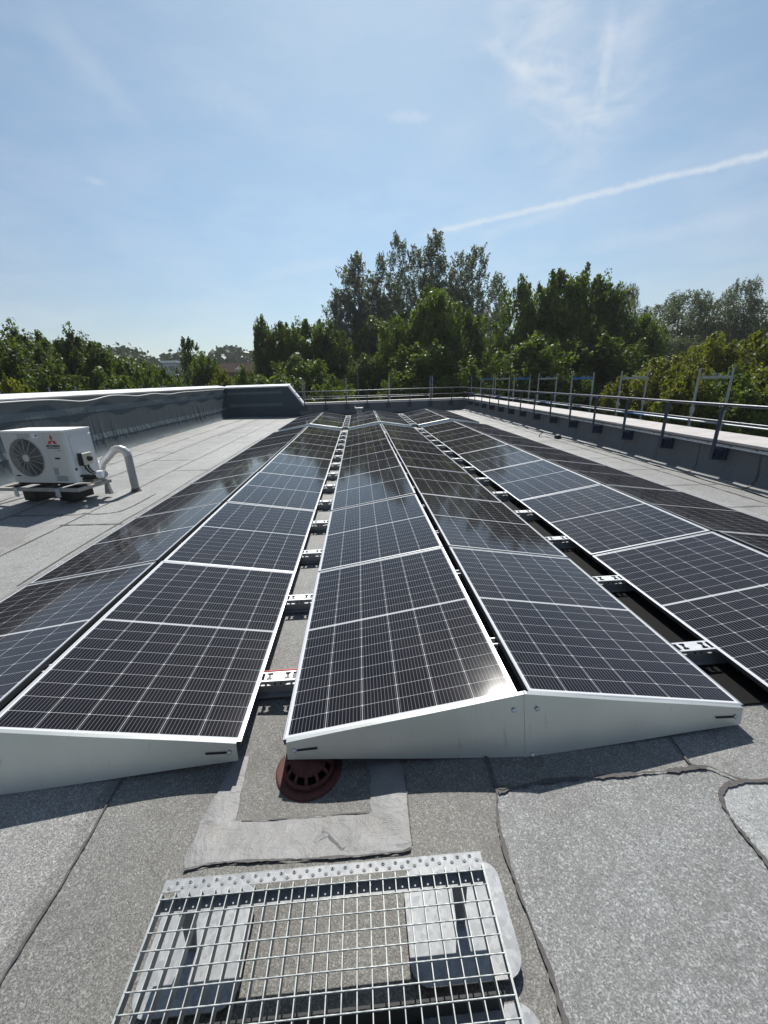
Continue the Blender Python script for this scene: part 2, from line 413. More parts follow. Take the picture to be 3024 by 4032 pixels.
# ------------------------------------------------------------------ object helpers
COL = scene.collection
class MB:
    """collects shapes, then links them as ONE mesh object"""
    def __init__(self):
        self.v = []; self.f = []; self.mi = []; self.sm = []
    def add(self, vs, fs, mi=0, smooth=False):
        o = len(self.v)
        self.v += [tuple(v) for v in vs]
        self.f += [tuple(i + o for i in f) for f in fs]
        self.mi += [mi] * len(fs); self.sm += [smooth] * len(fs)
    def box(self, x0, x1, y0, y1, z0, z1, mi=0, M=None):
        vs = [(x, y, z) for z in (z0, z1) for y in (y0, y1) for x in (x0, x1)]
        if M is not None: vs = [M @ Vector(v) for v in vs]
        self.add(vs, [(0, 2, 3, 1), (4, 5, 7, 6), (0, 1, 5, 4), (2, 6, 7, 3), (0, 4, 6, 2), (1, 3, 7, 5)], mi)
    def tube(self, pts, r, n=8, mi=0, caps=True, smooth=True):
        pts = [Vector(p) for p in pts]
        rs = r if isinstance(r, (list, tuple)) else [r] * len(pts)
        rings = []
        up = None
        for i, p in enumerate(pts):
            a = pts[max(i - 1, 0)]; c = pts[min(i + 1, len(pts) - 1)]
            d = (c - a).normalized()
            if up is None:
                up = Vector((0, 0, 1)) if abs(d.z) < .9 else Vector((1, 0, 0))
            s = d.cross(up).normalized(); up = s.cross(d).normalized()
            rings.append([p + (s * math.cos(t) + up * math.sin(t)) * rs[i] for t in [2 * math.pi * k / n for k in range(n)]])
        vs = [v for ring in rings for v in ring]
        fs = [(i * n + k, i * n + (k + 1) % n, (i + 1) * n + (k + 1) % n, (i + 1) * n + k) for i in range(len(pts) - 1) for k in range(n)]
        self.add(vs, fs, mi, smooth)
        if caps:
            self.add(rings[0], [tuple(range(n))[::-1]], mi); self.add(rings[-1], [tuple(range(n))], mi)
    def prism(self, poly, z0, z1, mi=0, M=None):
        n = len(poly)
        vs = [(x, y, z0) for x, y in poly] + [(x, y, z1) for x, y in poly]
        if M is not None: vs = [M @ Vector(v) for v in vs]
        self.add(vs, [tuple(range(n))[::-1], tuple(range(n, 2 * n))] + [(i, (i + 1) % n, n + (i + 1) % n, n + i) for i in range(n)], mi)
    def lathe(self, prof, c=(0, 0, 0), n=24, mi=0, M=None, smooth=True):
        vs = []
        for r, z in prof:
            for k in range(n):
                t = 2 * math.pi * k / n
                v = Vector((c[0] + r * math.cos(t), c[1] + r * math.sin(t), c[2] + z))
                vs.append(M @ v if M is not None else v)
        fs = [(i * n + k, i * n + (k + 1) % n, (i + 1) * n + (k + 1) % n, (i + 1) * n + k) for i in range(len(prof) - 1) for k in range(n)]
        self.add(vs, fs, mi, smooth)
    def mesh(self, name, mats):
        me = bpy.data.meshes.new(name)
        me.from_pydata([tuple(v) for v in self.v], [], self.f)
        for m in (mats if isinstance(mats, (list, tuple)) else [mats]): me.materials.append(m)
        me.polygons.foreach_set('material_index', self.mi)
        me.polygons.foreach_set('use_smooth', self.sm)
        me.update()
        return me
    def build(self, name, mats, parent=None, bevel=0.0, seg=1):
        o = bpy.data.objects.new(name, self.mesh(name, mats))
        COL.objects.link(o)
        if parent is not None: o.parent = parent
        if bevel:
            md = o.modifiers.new('bevel', 'BEVEL'); md.width = bevel; md.segments = seg; md.limit_method = 'ANGLE'; md.angle_limit = R(40)
        return o
def tag(o, label=None, cat=None, group=None, kind=None):
    if label: o['label'] = label
    if cat: o['category'] = cat
    if group: o['group'] = group
    if kind: o['kind'] = kind
    return o
def empty(name, loc=(0, 0, 0), rot=(0, 0, 0)):
    o = bpy.data.objects.new(name, None)
    o.empty_display_size = 0.1
    o.location = loc; o.rotation_euler = rot
    COL.objects.link(o)
    return o
KIDS = {}
def kids(o):
    return [c for c in bpy.data.objects if c.parent is o]
def copy_tree(o, cache):
    c = o.copy(); COL.objects.link(c)
    for ch in cache:
        d = ch[0].copy(); COL.objects.link(d); d.parent = c
        for g in ch[1]:
            e = g.copy(); COL.objects.link(e); e.parent = d
    return c
def tree_cache(o):
    return [(c, kids(c)) for c in kids(o)]
ORD = ['first', 'second', 'third', 'fourth', 'fifth', 'sixth', 'seventh', 'eighth', 'ninth', 'tenth', 'eleventh', 'twelfth', 'thirteenth', 'fourteenth', 'fifteenth', 'sixteenth', 'seventeenth', 'eighteenth']

# ------------------------------------------------------------------ roof
def sm(a, b, x):
    t = min(1, max(0, (x - a) / (b - a))); return t * t * (3 - 2 * t)
def gz(x, y):
    return -.068 * (1 - sm(2.5, 6, abs(x))) - .065 * math.exp(-((x - .22) / .42) ** 2 - ((y + .1) / .36) ** 2)
mb = MB()
xs = sorted(set([round(v, 3) for v in list(np.arange(-6.35, 6.36, 0.4)) + list(np.arange(-2.5, 3.5, 0.1))] + [-6.45, 6.3]))
ys = sorted(set([round(v, 3) for v in list(np.arange(-4, 20.6, 0.5)) + list(np.arange(-1.8, 1.2, 0.08))]))
vs = [(x, y, gz(x, y)) for y in ys for x in xs]
nx = len(xs)
fs = [(j * nx + i, j * nx + i + 1, (j + 1) * nx + i + 1, (j + 1) * nx + i) for j in range(len(ys) - 1) for i in range(nx - 1)]
mb.add(vs, fs, 0, True)
tag(mb.build('flat_roof', M_roof), kind='structure')

# a paler roofing sheet laid right of the walkway step, cut along the bitumen seams
def densify(pts, step):
    o = []
    for a, b in zip(pts[:-1], pts[1:]):
        n = max(1, int(math.hypot(b[0] - a[0], b[1] - a[1]) / step))
        o += [(a[0] + (b[0] - a[0]) * k / n, a[1] + (b[1] - a[1]) * k / n) for k in range(n)]
    return o + [tuple(pts[-1])]
def smooth_line(pts, it=2):
    for _ in range(it):
        q = [pts[0]]
        for a, b in zip(pts[:-1], pts[1:]):
            q += [(a[0] * .75 + b[0] * .25, a[1] * .75 + b[1] * .25), (a[0] * .25 + b[0] * .75, a[1] * .25 + b[1] * .75)]
        pts = q + [pts[-1]]
    return pts
def ground_poly(name, loop, dz, material, step=0.05, kind='structure', crinkle=0.0):
    """flat sheet cut to an outline, following the roof's fall"""
    bm = bmesh.new()
    vv = [bm.verts.new((x, y, 0)) for x, y in loop]
    for t in tessellate_polygon([[Vector((x, y, 0)) for x, y in loop]]):
        try: bm.faces.new([vv[i] for i in t])
        except ValueError: pass
    bmesh.ops.recalc_face_normals(bm, faces=bm.faces[:])
    if sum(f.normal.z for f in bm.faces) < 0: bmesh.ops.reverse_faces(bm, faces=bm.faces[:])
    for _ in range(7):
        es = [e for e in bm.edges if e.calc_length() > step * 2]
        if not es: break
        bmesh.ops.subdivide_edges(bm, edges=es, cuts=1)
        bmesh.ops.triangulate(bm, faces=bm.faces[:])
    for v in bm.verts:
        v.co.z = gz(v.co.x, v.co.y) + dz
        if crinkle: v.co.z += crinkle * (math.sin(v.co.x * 31 + 3 * math.sin(v.co.y * 17)) * .5 + .5) * (0 if v.is_boundary else 1)
    me = bpy.data.meshes.new(name); bm.to_mesh(me); bm.free()
    for p in me.polygons: p.use_smooth = True
    me.materials.append(material)
    o = bpy.data.objects.new(name, me); COL.objects.link(o)
    return tag(o, kind=kind)
S1 = [(1.06, 0.1), (1.057, -0.114), (1.058, -0.252), (1.027, -0.322), (1.014, -0.401), (1.008, -0.496), (1.012, -0.586), (1.019, -0.658), (1.026, -0.735), (1.034, -0.801), (1.025, -0.901), (1.03, -1.6)]
S2 = [(1.058, -0.252), (1.123, -0.243), (1.246, -0.226), (1.388, -0.222), (1.591, -0.227), (1.785, -0.224), (1.945, -0.225), (2.03, -0.212), (2.082, -0.253), (2.125, -0.293), (2.237, -0.307), (3.2, -0.32)]
S3 = [(2.237, -0.307), (2.12, -0.298), (2.029, -0.312), (1.979, -0.345), (1.945, -0.419), (1.94, -0.513), (1.94, -0.592), (1.94, -1.6)]
S4 = [(1.99, 0.3), (1.989, -0.067), (1.971, -0.185), (1.982, -0.22)]
S5 = [(-0.64, 0.3), (-0.64, -0.177), (-0.632, -0.258), (-0.633, -0.32), (-0.633, -0.389), (-0.63, -0.472), (-0.639, -0.547), (-0.642, -0.634), (-0.642, -0.697), (-0.64, -1.6)]
ground_poly('roof_sheet', [(1.058, -0.252)] + S2[1:8] + [(2.02, -0.312)] + S3[3:] + S1[::-1][:-3], 0.004, M_roof_light, 0.1)
ground_poly('roof_sheet', [(2.237, -0.307)] + S3[1:] + [(3.2, -1.6), (3.2, -.32)], 0.006, membrane('roof_granules_palest', (0.27, 0.278, 0.278), (0.45, 0.465, 0.455), (0.85, 0.85, 0.82), lanes=False), 0.1)

def ribbon(mb, pts, w, dz=0.008, jitter=0.35, step=0.03, mi=0, blob=0.0):
    p = densify(smooth_line([tuple(q) for q in pts], 2), step)
    n = len(p)
    vs = []
    ph = random.random() * 10
    for i, (x, y) in enumerate(p):
        a = p[max(0, i - 1)]; b = p[min(n - 1, i + 1)]
        tx, ty = b[0] - a[0], b[1] - a[1]; L = math.hypot(tx, ty) or 1
        nx_, ny_ = -ty / L, tx / L
        s = i * step
        ww = w * (1 + jitter * (math.sin(s * 23 + ph) * .5 + math.sin(s * 61 + ph * 3) * .35 + random.uniform(-.4, .4)))
        ww = max(w * .25, ww + blob * max(0, math.sin(s * 4.1 + ph)) ** 3)
        k = random.uniform(-.15, .15) * w
        for sg in (-1, 1):
            xx, yy = x + nx_ * (sg * ww / 2 + k), y + ny_ * (sg * ww / 2 + k)
            vs.append((xx, yy, gz(xx, yy) + dz))
    mb.add(vs, [(2 * i, 2 * i + 2, 2 * i + 3, 2 * i + 1) for i in range(n - 1)], mi)
mb = MB()
ribbon(mb, S1, 0.012, 0.011, 0.8, 0.010, 0, 0.012)
ribbon(mb, S2, 0.014, 0.012, 0.9, 0.010, 0, 0.014)
ribbon(mb, S3, 0.015, 0.013, 0.7, 0.010, 0, 0.010)
ribbon(mb, S4, 0.010, 0.010, 0.3, 0.02)
ribbon(mb, S5, 0.009, 0.009, 0.5, 0.02, 0, 0.012)
# bitumen smear where the seams meet
for cx_, cy_, rr in ((1.085, -.238, .022), (2.01, -.225, .016)):
    loop = []
    for k in range(14):
        t = 2 * math.pi * k / 14; q = rr * random.uniform(.6, 1.15)
        loop.append((cx_ + q * 1.5 * math.cos(t), cy_ + q * .5 * math.sin(t)))
    mb.add([(x, y, gz(x, y) + .0145) for x, y in loop], [tuple(range(14))])
# lap lines of the sheets, running away from the camera, with cross joints
LAPS = [(-5.2, 4.0, 20), (-4.45, 1.5, 20), (-3.46, 0.5, 20), (-2.72, 2.0, 12), (5.67, 1.0, 20), (4.98, 12.5, 20), (3.02, -1.6, 0.2)]
for x, y0, y1 in LAPS:
    ribbon(mb, [(x + random.uniform(-.02, .02), y0 + (y1 - y0) * k / 12) for k in range(13)], 0.018, 0.006, 0.6, 0.12, 1)
LINES = [[(-4.457, 4.135), (-3.532, 4.121), (-3.487, 4.21)], [(-3.469, 4.181), (-3.335, 4.128), (-3.16, 4.148), (-2.971, 4.238), (-2.954, 5.158)], [(-3.494, 3.699), (-2.676, 3.668)],
         [(-4.35, 13.483), (-3.464, 13.469)], [(-4.343, 12.542), (-4.343, 15.359), (-4.005, 15.743)], [(-5.273, 15.372), (-5.117, 19.271)], [(-3.379, 15.939), (-2.636, 15.754)], [(-4.326, 16.888), (-3.534, 16.663)],
         [(-5.2, 6.6), (-4.45, 6.62)], [(-5.2, 9.3), (-4.45, 9.31)], [(-4.45, 8.2), (-3.46, 8.21)], [(-3.46, 7.0), (-2.72, 7.0)], [(-3.46, 11.0), (-2.72, 11.02)], [(-6.2, 7.9), (-5.2, 7.9)], [(-6.2, 12.2), (-5.2, 12.2)],
         [(4.98, 14.0), (5.67, 14.0)], [(5.0, 8.6), (5.67, 8.62)]]
for l in LINES: ribbon(mb, l, 0.022, 0.0075, 0.5, 0.05, 1)
for k in range(16):
    y = 2.9 + k * 1.08
    ribbon(mb, [(5.05, y + .1), (5.5, y + .06), (5.67, y + .02), (5.95, y)], 0.016, 0.0085, 0.5, 0.05, 1)
tag(mb.build('roof_seams', [M_bitumen, M_lap]), kind='structure')

PATCH = [(-0.204, -0.434), (-0.083, -0.413), (0.098, -0.416), (0.343, -0.428), (0.489, -0.436), (0.626, -0.44), (0.655, -0.431), (0.663, -0.411), (0.662, -0.328), (0.667, -0.219), (0.664, -0.102), (0.637, -0.003), (0.475, 0.026), (0.505, -0.076), (0.506, -0.181), (0.504, -0.266), (0.439, -0.262), (0.247, -0.249), (0.092, -0.253), (-0.043, -0.257), (-0.07, -0.25), (-0.078, -0.189), (-0.079, -0.107), (-0.082, -0.008), (-0.083, 0.048), (-0.15, 0.048), (-0.161, -0.018), (-0.186, -0.123), (-0.212, -0.268), (-0.214, -0.369)]
loop = [(x + random.uniform(-.006, .006), y + random.uniform(-.006, .006)) for x, y in densify(PATCH + [PATCH[0]], 0.03)[:-1]]
ground_poly('roof_patch', loop, 0.005, M_coat, 0.03, crinkle=0.003)
mb2 = MB()
ribbon(mb2, PATCH[0:7], 0.007, 0.0095, 0.9, 0.012, 0, 0.006)
ribbon(mb2, PATCH[15:20], 0.004, 0.0095, 0.9, 0.012)
ribbon(mb2, PATCH[7:12], 0.004, 0.0095, 0.9, 0.012)
tag(mb2.build('patch_edge', M_lap), kind='structure')
# the fold standing up in the patch
mb = MB()
fold = [(0.30, -0.32), (0.33, -0.33), (0.345, -0.35), (0.375, -0.38), (0.395, -0.40)]
fold2 = [(0.335, -0.336), (0.30, -0.343), (0.275, -0.367)]
for ff, hh in ((fold, .006), (fold2, .004)):
    p = densify(smooth_line(ff, 2), .006); n = len(p); vs = []
    for i, (x, y) in enumerate(p):
        a = p[max(0, i - 1)]; b_ = p[min(n - 1, i + 1)]; L = math.hypot(b_[0] - a[0], b_[1] - a[1]) or 1
        nx_, ny_ = -(b_[1] - a[1]) / L, (b_[0] - a[0]) / L
        h = hh * math.sin(math.pi * i / (n - 1)) ** .6
        g = gz(x, y) + .006
        for q, z in ((-.014, 0), (-.005, h * .7), (0, h), (.006, h * .5), (.014, 0)):
            vs.append((x + nx_ * q, y + ny_ * q, g + z))
    mb.add(vs, [(5 * i + k, 5 * i + 5 + k, 5 * i + 6 + k, 5 * i + 1 + k) for i in range(n - 1) for k in range(4)], 0, True)
tag(mb.build('roof_patch_fold', M_coat), kind='structure')

# ------------------------------------------------------------------ far ground
mb = MB()
M_grass = simple('grass', (0.055, 0.085, 0.03), 0.9, 0, (0.4, 0.4))
mb.add([(-2500, -2500, -9), (2500, -2500, -9), (2500, 2500, -9), (-2500, 2500, -9)], [(0, 1, 2, 3)])
tag(mb.build('ground', M_grass), kind='structure')

# the building under the roof
mb = MB()
M_render = simple('render_facade', (0.42, 0.41, 0.39), 0.85, 0, (2.0, 0.1))
mb.box(-6.7, 6.72, -5, 20.55, -9, -0.35)
tag(mb.build('building_base', M_render), kind='structure')

# ------------------------------------------------------------------ solar panels
SL = 0.1602
GV, GR, G2 = 0.20, 0.0536, 0.2338
ZL = 0.0465
C_ = PW * math.cos(SL); HZ = ZL + PW * math.sin(SL)
X2 = GV / 2 + 2 * C_ + GR + G2
def make_panel():
    root = empty('solar_panel')
    tag(root, cat='solar panel', group='solar panels mounted in tent shaped rows')
    g = MB()
    w = 0.0085
    g.add([(w, w, -.003), (PW - w, w, -.003), (PW - w, PL - w, -.003), (w, PL - w, -.003)], [(0, 1, 2, 3)])
    g.build('cell_glass', M_cells, root)
    f = MB()
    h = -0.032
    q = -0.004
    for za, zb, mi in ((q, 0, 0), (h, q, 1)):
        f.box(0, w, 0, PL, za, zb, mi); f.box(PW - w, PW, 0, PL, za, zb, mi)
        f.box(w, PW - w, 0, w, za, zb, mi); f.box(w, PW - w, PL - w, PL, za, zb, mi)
    f.build('frame', [M_alu, M_frame_side_shade], root)
    bk = MB()
    bk.add([(w, w, -.012), (PW - w, w, -.012), (PW - w, PL - w, -.012), (w, PL - w, -.012)], [(3, 2, 1, 0)])
    bk.build('backsheet', M_dark, root)
    return root
panel0 = make_panel()
pc = tree_cache(panel0)
used = [False]
ROWS = [
    ('outer left slope facing the white air conditioner', 'L', -GV / 2 - 2 * C_ - GR, +1, 0.0187),
    ('left array slope facing the sunlit bracket gap', 'L', -GV / 2, -1, 0.0187),
    ('middle array slope facing the sunlit bracket gap', 'M', GV / 2, +1, 0.0),
    ('middle array slope facing the dark bracket gap', 'M', GV / 2 + 2 * C_ + GR, -1, 0.0),
    ('right array slope facing the dark bracket gap', 'R', X2, +1, 0.0301),
    ('outer right slope facing the railing', 'R', X2 + 2 * C_ + GR, -1, 0.0301)]
B2Y = {'L': 13.02, 'M': 12.98, 'R': 13.06}
PER = PL + 0.02
OUTER_LIFT = {0: 0.022, 5: 0.022}
for ri, (desc, arr, xlow, sgn, dy) in enumerate(ROWS):
    for block, cnt in ((0, 7), (1, 3)):
        for k in range(cnt):
            o = panel0 if not used[0] else copy_tree(panel0, pc)
            used[0] = True
            y = k * PER + (dy if block == 0 else B2Y[arr])
            lift = OUTER_LIFT.get(ri, 0)
            sl = SL - lift / PW
            tilt = rng.normal(0, 0.0030); roll = rng.normal(0, 0.0026)
            if sgn > 0:
                o.location = (xlow, y, ZL + lift)
                o.rotation_euler = (tilt, -sl + roll, 0)
            else:
                o.location = (xlow, y + PL, ZL + lift)
                Mx = Matrix.Rotation(math.pi, 4, 'Z') @ Matrix.Rotation(-sl + roll, 4, 'Y') @ Matrix.Rotation(tilt, 4, 'X')
                o.rotation_euler = Mx.to_euler()
            where = 'front' if block == 0 else 'rear block front'
            o['label'] = f'{ORD[k]} solar panel from the {where}, {desc}'

# ------------------------------------------------------------------ wind deflector sheets
def deflector(arr, side, y, label, front):
    """end sheet closing one half of a tent; local frame: z up, faces -y"""
    xl = {'L': -GV / 2 - 2 * C_ - GR, 'M': GV / 2, 'R': X2}[arr]
    x_low = xl + (0.018 if side < 0 else 2 * C_ + GR - 0.018)
    x_mid = xl + C_ + GR / 2 + (.012 if side < 0 else -.001)
    y = y + (.0025 if side < 0 else 0)
    root = empty('wind_deflector', (x_mid, y, 0))
    tag(root, label, 'deflector', 'sheet metal end deflectors of the panel rows')
    t = 0.002
    e = abs(x_low - x_mid)
    zt_low, zt_mid = ZL + 0.000, HZ + 0.004
    zb_low, zb_mid = -0.046, -0.072
    lean_low, lean_mid = (-0.018, -0.085) if front else (-0.03, -0.115)
    s = side
    sh = MB()
    # top fold (flat strip leaning on the panel ends), then the face
    A = [(0, 0.0105, zt_mid + .0035), (0, -.006, zt_mid), (0, lean_mid, zb_mid)]
    B = [(s * e, 0.0105, zt_low + .0035), (s * e, -.006, zt_low), (s * e, lean_low, zb_low)]
    n = 10
    vs = []
    for i in range(n + 1):
        q = i / n
        for a, b_ in zip(A, B):
            vs.append(tuple(a[j] + (b_[j] - a[j]) * q + (0.0012 * math.sin(q * 9 + 1) if j == 1 else 0) for j in range(3)))
    fs = []
    for i in range(n):
        for k in range(2):
            f = (3 * i + k, 3 * i + 3 + k, 3 * i + 4 + k, 3 * i + 1 + k)
            fs.append(f if s > 0 else f[::-1])
    sh.add(vs, fs)
    o = sh.build('sheet', M_defl, root)
    md = o.modifiers.new('solid', 'SOLIDIFY'); md.thickness = t; md.offset = 1 if s > 0 else 1
    def face_pt(q, w):   # q along 0 ridge..1 low, w 0 top..1 bottom
        top = Vector((s * e * q, -.006, zt_mid + (zt_low - zt_mid) * q)); bot = Vector((s * e * q, lean_mid + (lean_low - lean_mid) * q, zb_mid + (zb_low - zb_mid) * q))
        return top.lerp(bot, w) + Vector((0, -.004, 0))
    def screw(q, w):
        p = face_pt(q, w); m = MB()
        Mr = Matrix.Translation(p) @ Matrix.Rotation(math.pi / 2, 4, 'X')
        m.lathe([(0.0, .006), (.005, .006), (.006, .003), (.010, .0025), (.011, 0), (.011, -.002)], n=12, M=Mr)
        m.build('screw', M_zinc, root)
    def slot(q0, q1, w):
        a = face_pt(q0, w); b_ = face_pt(q1, w); m = MB()
        d = (b_ - a).normalized(); up = Vector((0, 0, 1)); hw = .0045
        ps = [a + up * hw, b_ + up * hw, b_ + d * .004, b_ - up * hw, a - up * hw, a - d * .004]
        back = [p + Vector((0, .003, 0)) for p in ps]
        m.add(ps + back, [tuple(range(6)), tuple(range(11, 5, -1))] + [(i, (i + 1) % 6, 6 + (i + 1) % 6, 6 + i) for i in range(6)])
        m.build('slot', M_dark, root)
    screw(.968, .5); slot(.875, .955, .5)
    screw(.055, .22)
    if side > 0 and front: screw(.03, .96)
    if not front: screw(.03, .8)
    return root
for arr, nm in (('L', 'left array'), ('M', 'middle array'), ('R', 'right array')):
    for side, sn in ((-1, 'left'), (1, 'right')):
        if arr == 'R' and side > 0: pass
        y = {'L': .0187, 'M': 0, 'R': .0301}[arr] - 0.012
        deflector(arr, side, y, f'large grey metal sheet closing the near {sn} end of the {nm}', True)
        deflector(arr, side, B2Y[arr] - .012, f'blue reflecting metal sheet at the {sn} front of the rear {nm} block', False)

# ------------------------------------------------------------------ valley brackets
def make_bracket():
    root = empty('panel_bracket')
    tag(root, cat='bracket', group='aluminium brackets in the gaps between the arrays')
    hw = GV / 2 - .004; hd = .040
    p = MB()
    # top plate with two notched openings: assembled from strips
    p.box(-hw, hw, -hd, -hd + .012, -.003, 0); p.box(-hw, hw, hd - .012, hd, -.003, 0)
    p.box(-.036, .036, -hd + .012, hd - .012, -.003, 0)
    for s in (-1, 1):
        a, b_ = sorted((s * .066, s * .080)); p.box(a, b_, -hd + .012, hd - .012, -.003, 0)
        a, b_ = sorted((s * .036, s * .045)); p.box(a, b_, -.010, .010, -.003, 0)
        a, b_ = sorted((s * .059, s * .066)); p.box(a, b_, -.012, .012, -.003, 0)
    p.build('top_plate', M_bracket, root)
    fl = MB()
    for y0, y1 in ((-hd, -hd + .002), (hd - .002, hd)):
        fl.box(-hw, hw, y0, y1, -.020, -.003)
        vs = [(-.055, y0, -.020), (.055, y0, -.020), (.020, y0, -.042), (-.020, y0, -.042), (-.055, y1, -.020), (.055, y1, -.020), (.020, y1, -.042), (-.020, y1, -.042)]
        fl.add(vs, [(0, 3, 2, 1), (4, 5, 6, 7), (0, 1, 5, 4), (1, 2, 6, 5), (2, 3, 7, 6), (3, 0, 4, 7)])
    fl.build('flange', M_rail, root)
    ho = MB()
    for x in (-.016, .016): ho.box(x - .005, x + .005, -hd - .0012, -hd + .0005, -.026, -.012)
    ho.build('bolt_hole', M_dark, root)
    rl = MB()
    rl.box(-.30, .30, -.022, .022, -.098, -.045); rl.box(-.33, .33, -.05, .05, -.108, -.0985)
    rl.build('base_rail', M_rail, root)
    return root
br0 = make_bracket(); brc = tree_cache(br0); first = True
for gap, gx, gw, dy in (('sunlit left', 0.0, GV, 0.0), ('dark right', (GV / 2 + 2 * C_ + GR + X2) / 2, G2, .015)):
    for block, cnt, y0 in ((0, 14, 0.0), (1, 6, 13.0)):
        for k in range(cnt):
            o = br0 if first else copy_tree(br0, brc)
            y = y0 + (k + .5) * PER / 2 + dy
            o.location = (gx, y, .048); o.scale = (gw / GV, 1, 1)
            o.rotation_euler = (0, 0, rng.normal(0, .012))
            w = 'front' if block == 0 else 'rear'
            o['label'] = f'{ORD[k]} bright aluminium bracket from the front in the {gap} gap of the {w} block'
            if first:
                o['label'] = 'bright aluminium bracket with a red strip, nearest in the sunlit left gap'
                m = MB(); m.box(-.092, .098, .0405, .046, -.010, .004); m.build('red_strip', M_red, o)
                first = False

def make_clamp():
    root = empty('ridge_clamp')
    tag(root, cat='clamp', group='small clamps between the panels along the ridges')
    for a, b_ in ((-.030, -.022), (.022, .030)):
        m = MB(); m.box(-.022, .022, a, b_, -.03, 0); m.build('clamp_tab', M_bracket, root)
    m = MB(); m.box(-.026, .026, -.05, .05, -.085, -.04); m.build('clamp_base', M_dark, root)
    return root
cl0 = make_clamp(); clc = tree_cache(cl0); first = True
for nm, x, dy in (('left', -GV / 2 - C_ - GR / 2, .0187), ('middle', GV / 2 + C_ + GR / 2, 0), ('right', X2 + C_ + GR / 2, .03)):
    for k in range(14):
        o = cl0 if first else copy_tree(cl0, clc); first = False
        o.location = (x, (k + .5) * PER / 2 + dy, HZ - .035)
        o['label'] = f'{ORD[k]} small ridge clamp from the front in the ridge slit of the {nm} array'
def make_foot():
    root = empty('edge_clip')
    tag(root, cat='clip', group='small clips sticking out along the outer panel edges')
    m = MB(); m.box(-.05, .0, -.045, -.030, -.004, 0); m.box(-.05, 0, .030, .045, -.004, 0); m.box(-.05, -.042, -.045, .045, -.004, -.0005); m.build('tab', M_bracket, root)
    m = MB(); m.box(-.045, .12, -.03, .03, -.06, -.012); m.build('clip_base', M_dark, root)
    return root
ft0 = make_foot(); ftc = tree_cache(ft0); first = True
for nm, x, s, dy in (('left', -GV / 2 - 2 * C_ - GR, 1, .0187), ('right', X2 + 2 * C_ + GR, -1, .03)):
    for k in range(14):
        o = ft0 if first else copy_tree(ft0, ftc); first = False
        o.location = (x, (k + .5) * PER / 2 + dy, ZL + .005)
        o.rotation_euler = (0, 0, 0 if s > 0 else math.pi)
        o['label'] = f'{ORD[k]} small metal clip from the front on the outer {nm} edge of the panels'

m = MB()  # black strip added in the right gap to stand in for deep shade
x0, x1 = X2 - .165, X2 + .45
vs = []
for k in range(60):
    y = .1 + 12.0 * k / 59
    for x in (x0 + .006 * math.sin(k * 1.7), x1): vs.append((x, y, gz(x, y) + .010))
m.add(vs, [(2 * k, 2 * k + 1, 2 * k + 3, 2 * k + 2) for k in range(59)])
o = m.build('shade_strip', simple('shade_strip_black', (.007, .007, .007), .8, 0, None, .15)); o.modifiers.new('s', 'SOLIDIFY').thickness = .006
tag(o, 'long black strip added as shade under the right array edge in the dark bracket gap', 'mat')

# ------------------------------------------------------------------ walls
def extrude_profile(mb, prof, y0, y1, n, mi=0, fn=None, smooth=False, flip=False):
    """profile of (x,z) swept along y"""
    m = len(prof); vs = []
    for i in range(n + 1):
        y = y0 + (y1 - y0) * i / n
        for k, (x, z) in enumerate(prof):
            p = Vector((x, y, z))
            if fn: p = fn(p, k)
            vs.append(p)
    fs = [(i * m + k, (i + 1) * m + k, (i + 1) * m + k + 1, i * m + k + 1) for i in range(n) for k in range(m - 1)]
    if flip: fs = [f[::-1] for f in fs]
    mb.add(vs, fs, mi, smooth)
# left parapet: membrane sheet with soft vertical wrinkles
wall = empty('parapet_wall', (-6.3, 8, 0))
tag(wall, 'tall dark roofing felt parapet on the left with a white metal cap', 'parapet wall')
WO = Vector((-6.3, 8, 0))
LEFTW = [(-6.10, 0.0), (-6.16, .035), (-6.21, .09), (-6.245, .17), (-6.26, .27), (-6.27, .38), (-6.28, .55), (-6.285, .7), (-6.29, .9), (-6.30, 1.07), (-6.30, 1.23), (-6.305, 1.45)]
def wrinkle(p, k):
    z = p.z; y = p.y
    a = math.exp(-((z - .42) / .40) ** 2) * .016
    ph = y + .25 * (z - .4) * math.sin(y * 1.3)
    w = max(0, math.sin(ph * 9.3 + 2 * math.sin(ph * 2.7))) ** 3 + .6 * max(0, math.sin(ph * 15.1 + 1.7 * math.sin(ph * 4.1))) ** 4 + .25 * math.sin(ph * 33 + 3 * math.sin(ph * 7))
    return p + Vector((a * w * (.5 + .5 * math.sin(y * .83 + 1)) if z > .01 else .03 * math.sin(y * 5 + math.sin(y * 11)), 0, 0))
mb = MB()
extrude_profile(mb, [(x - WO.x, z) for x, z in LEFTW], -4 - 8, 20.1 - 8, 1000, 0, lambda p, k: wrinkle(p + WO, k) - WO, True, True)
mb.box(-6.72 - WO.x, -6.33 - WO.x, -12, 20.55 - 8, -.35, 1.47)
mb.build('felt_face', M_wall, wall)
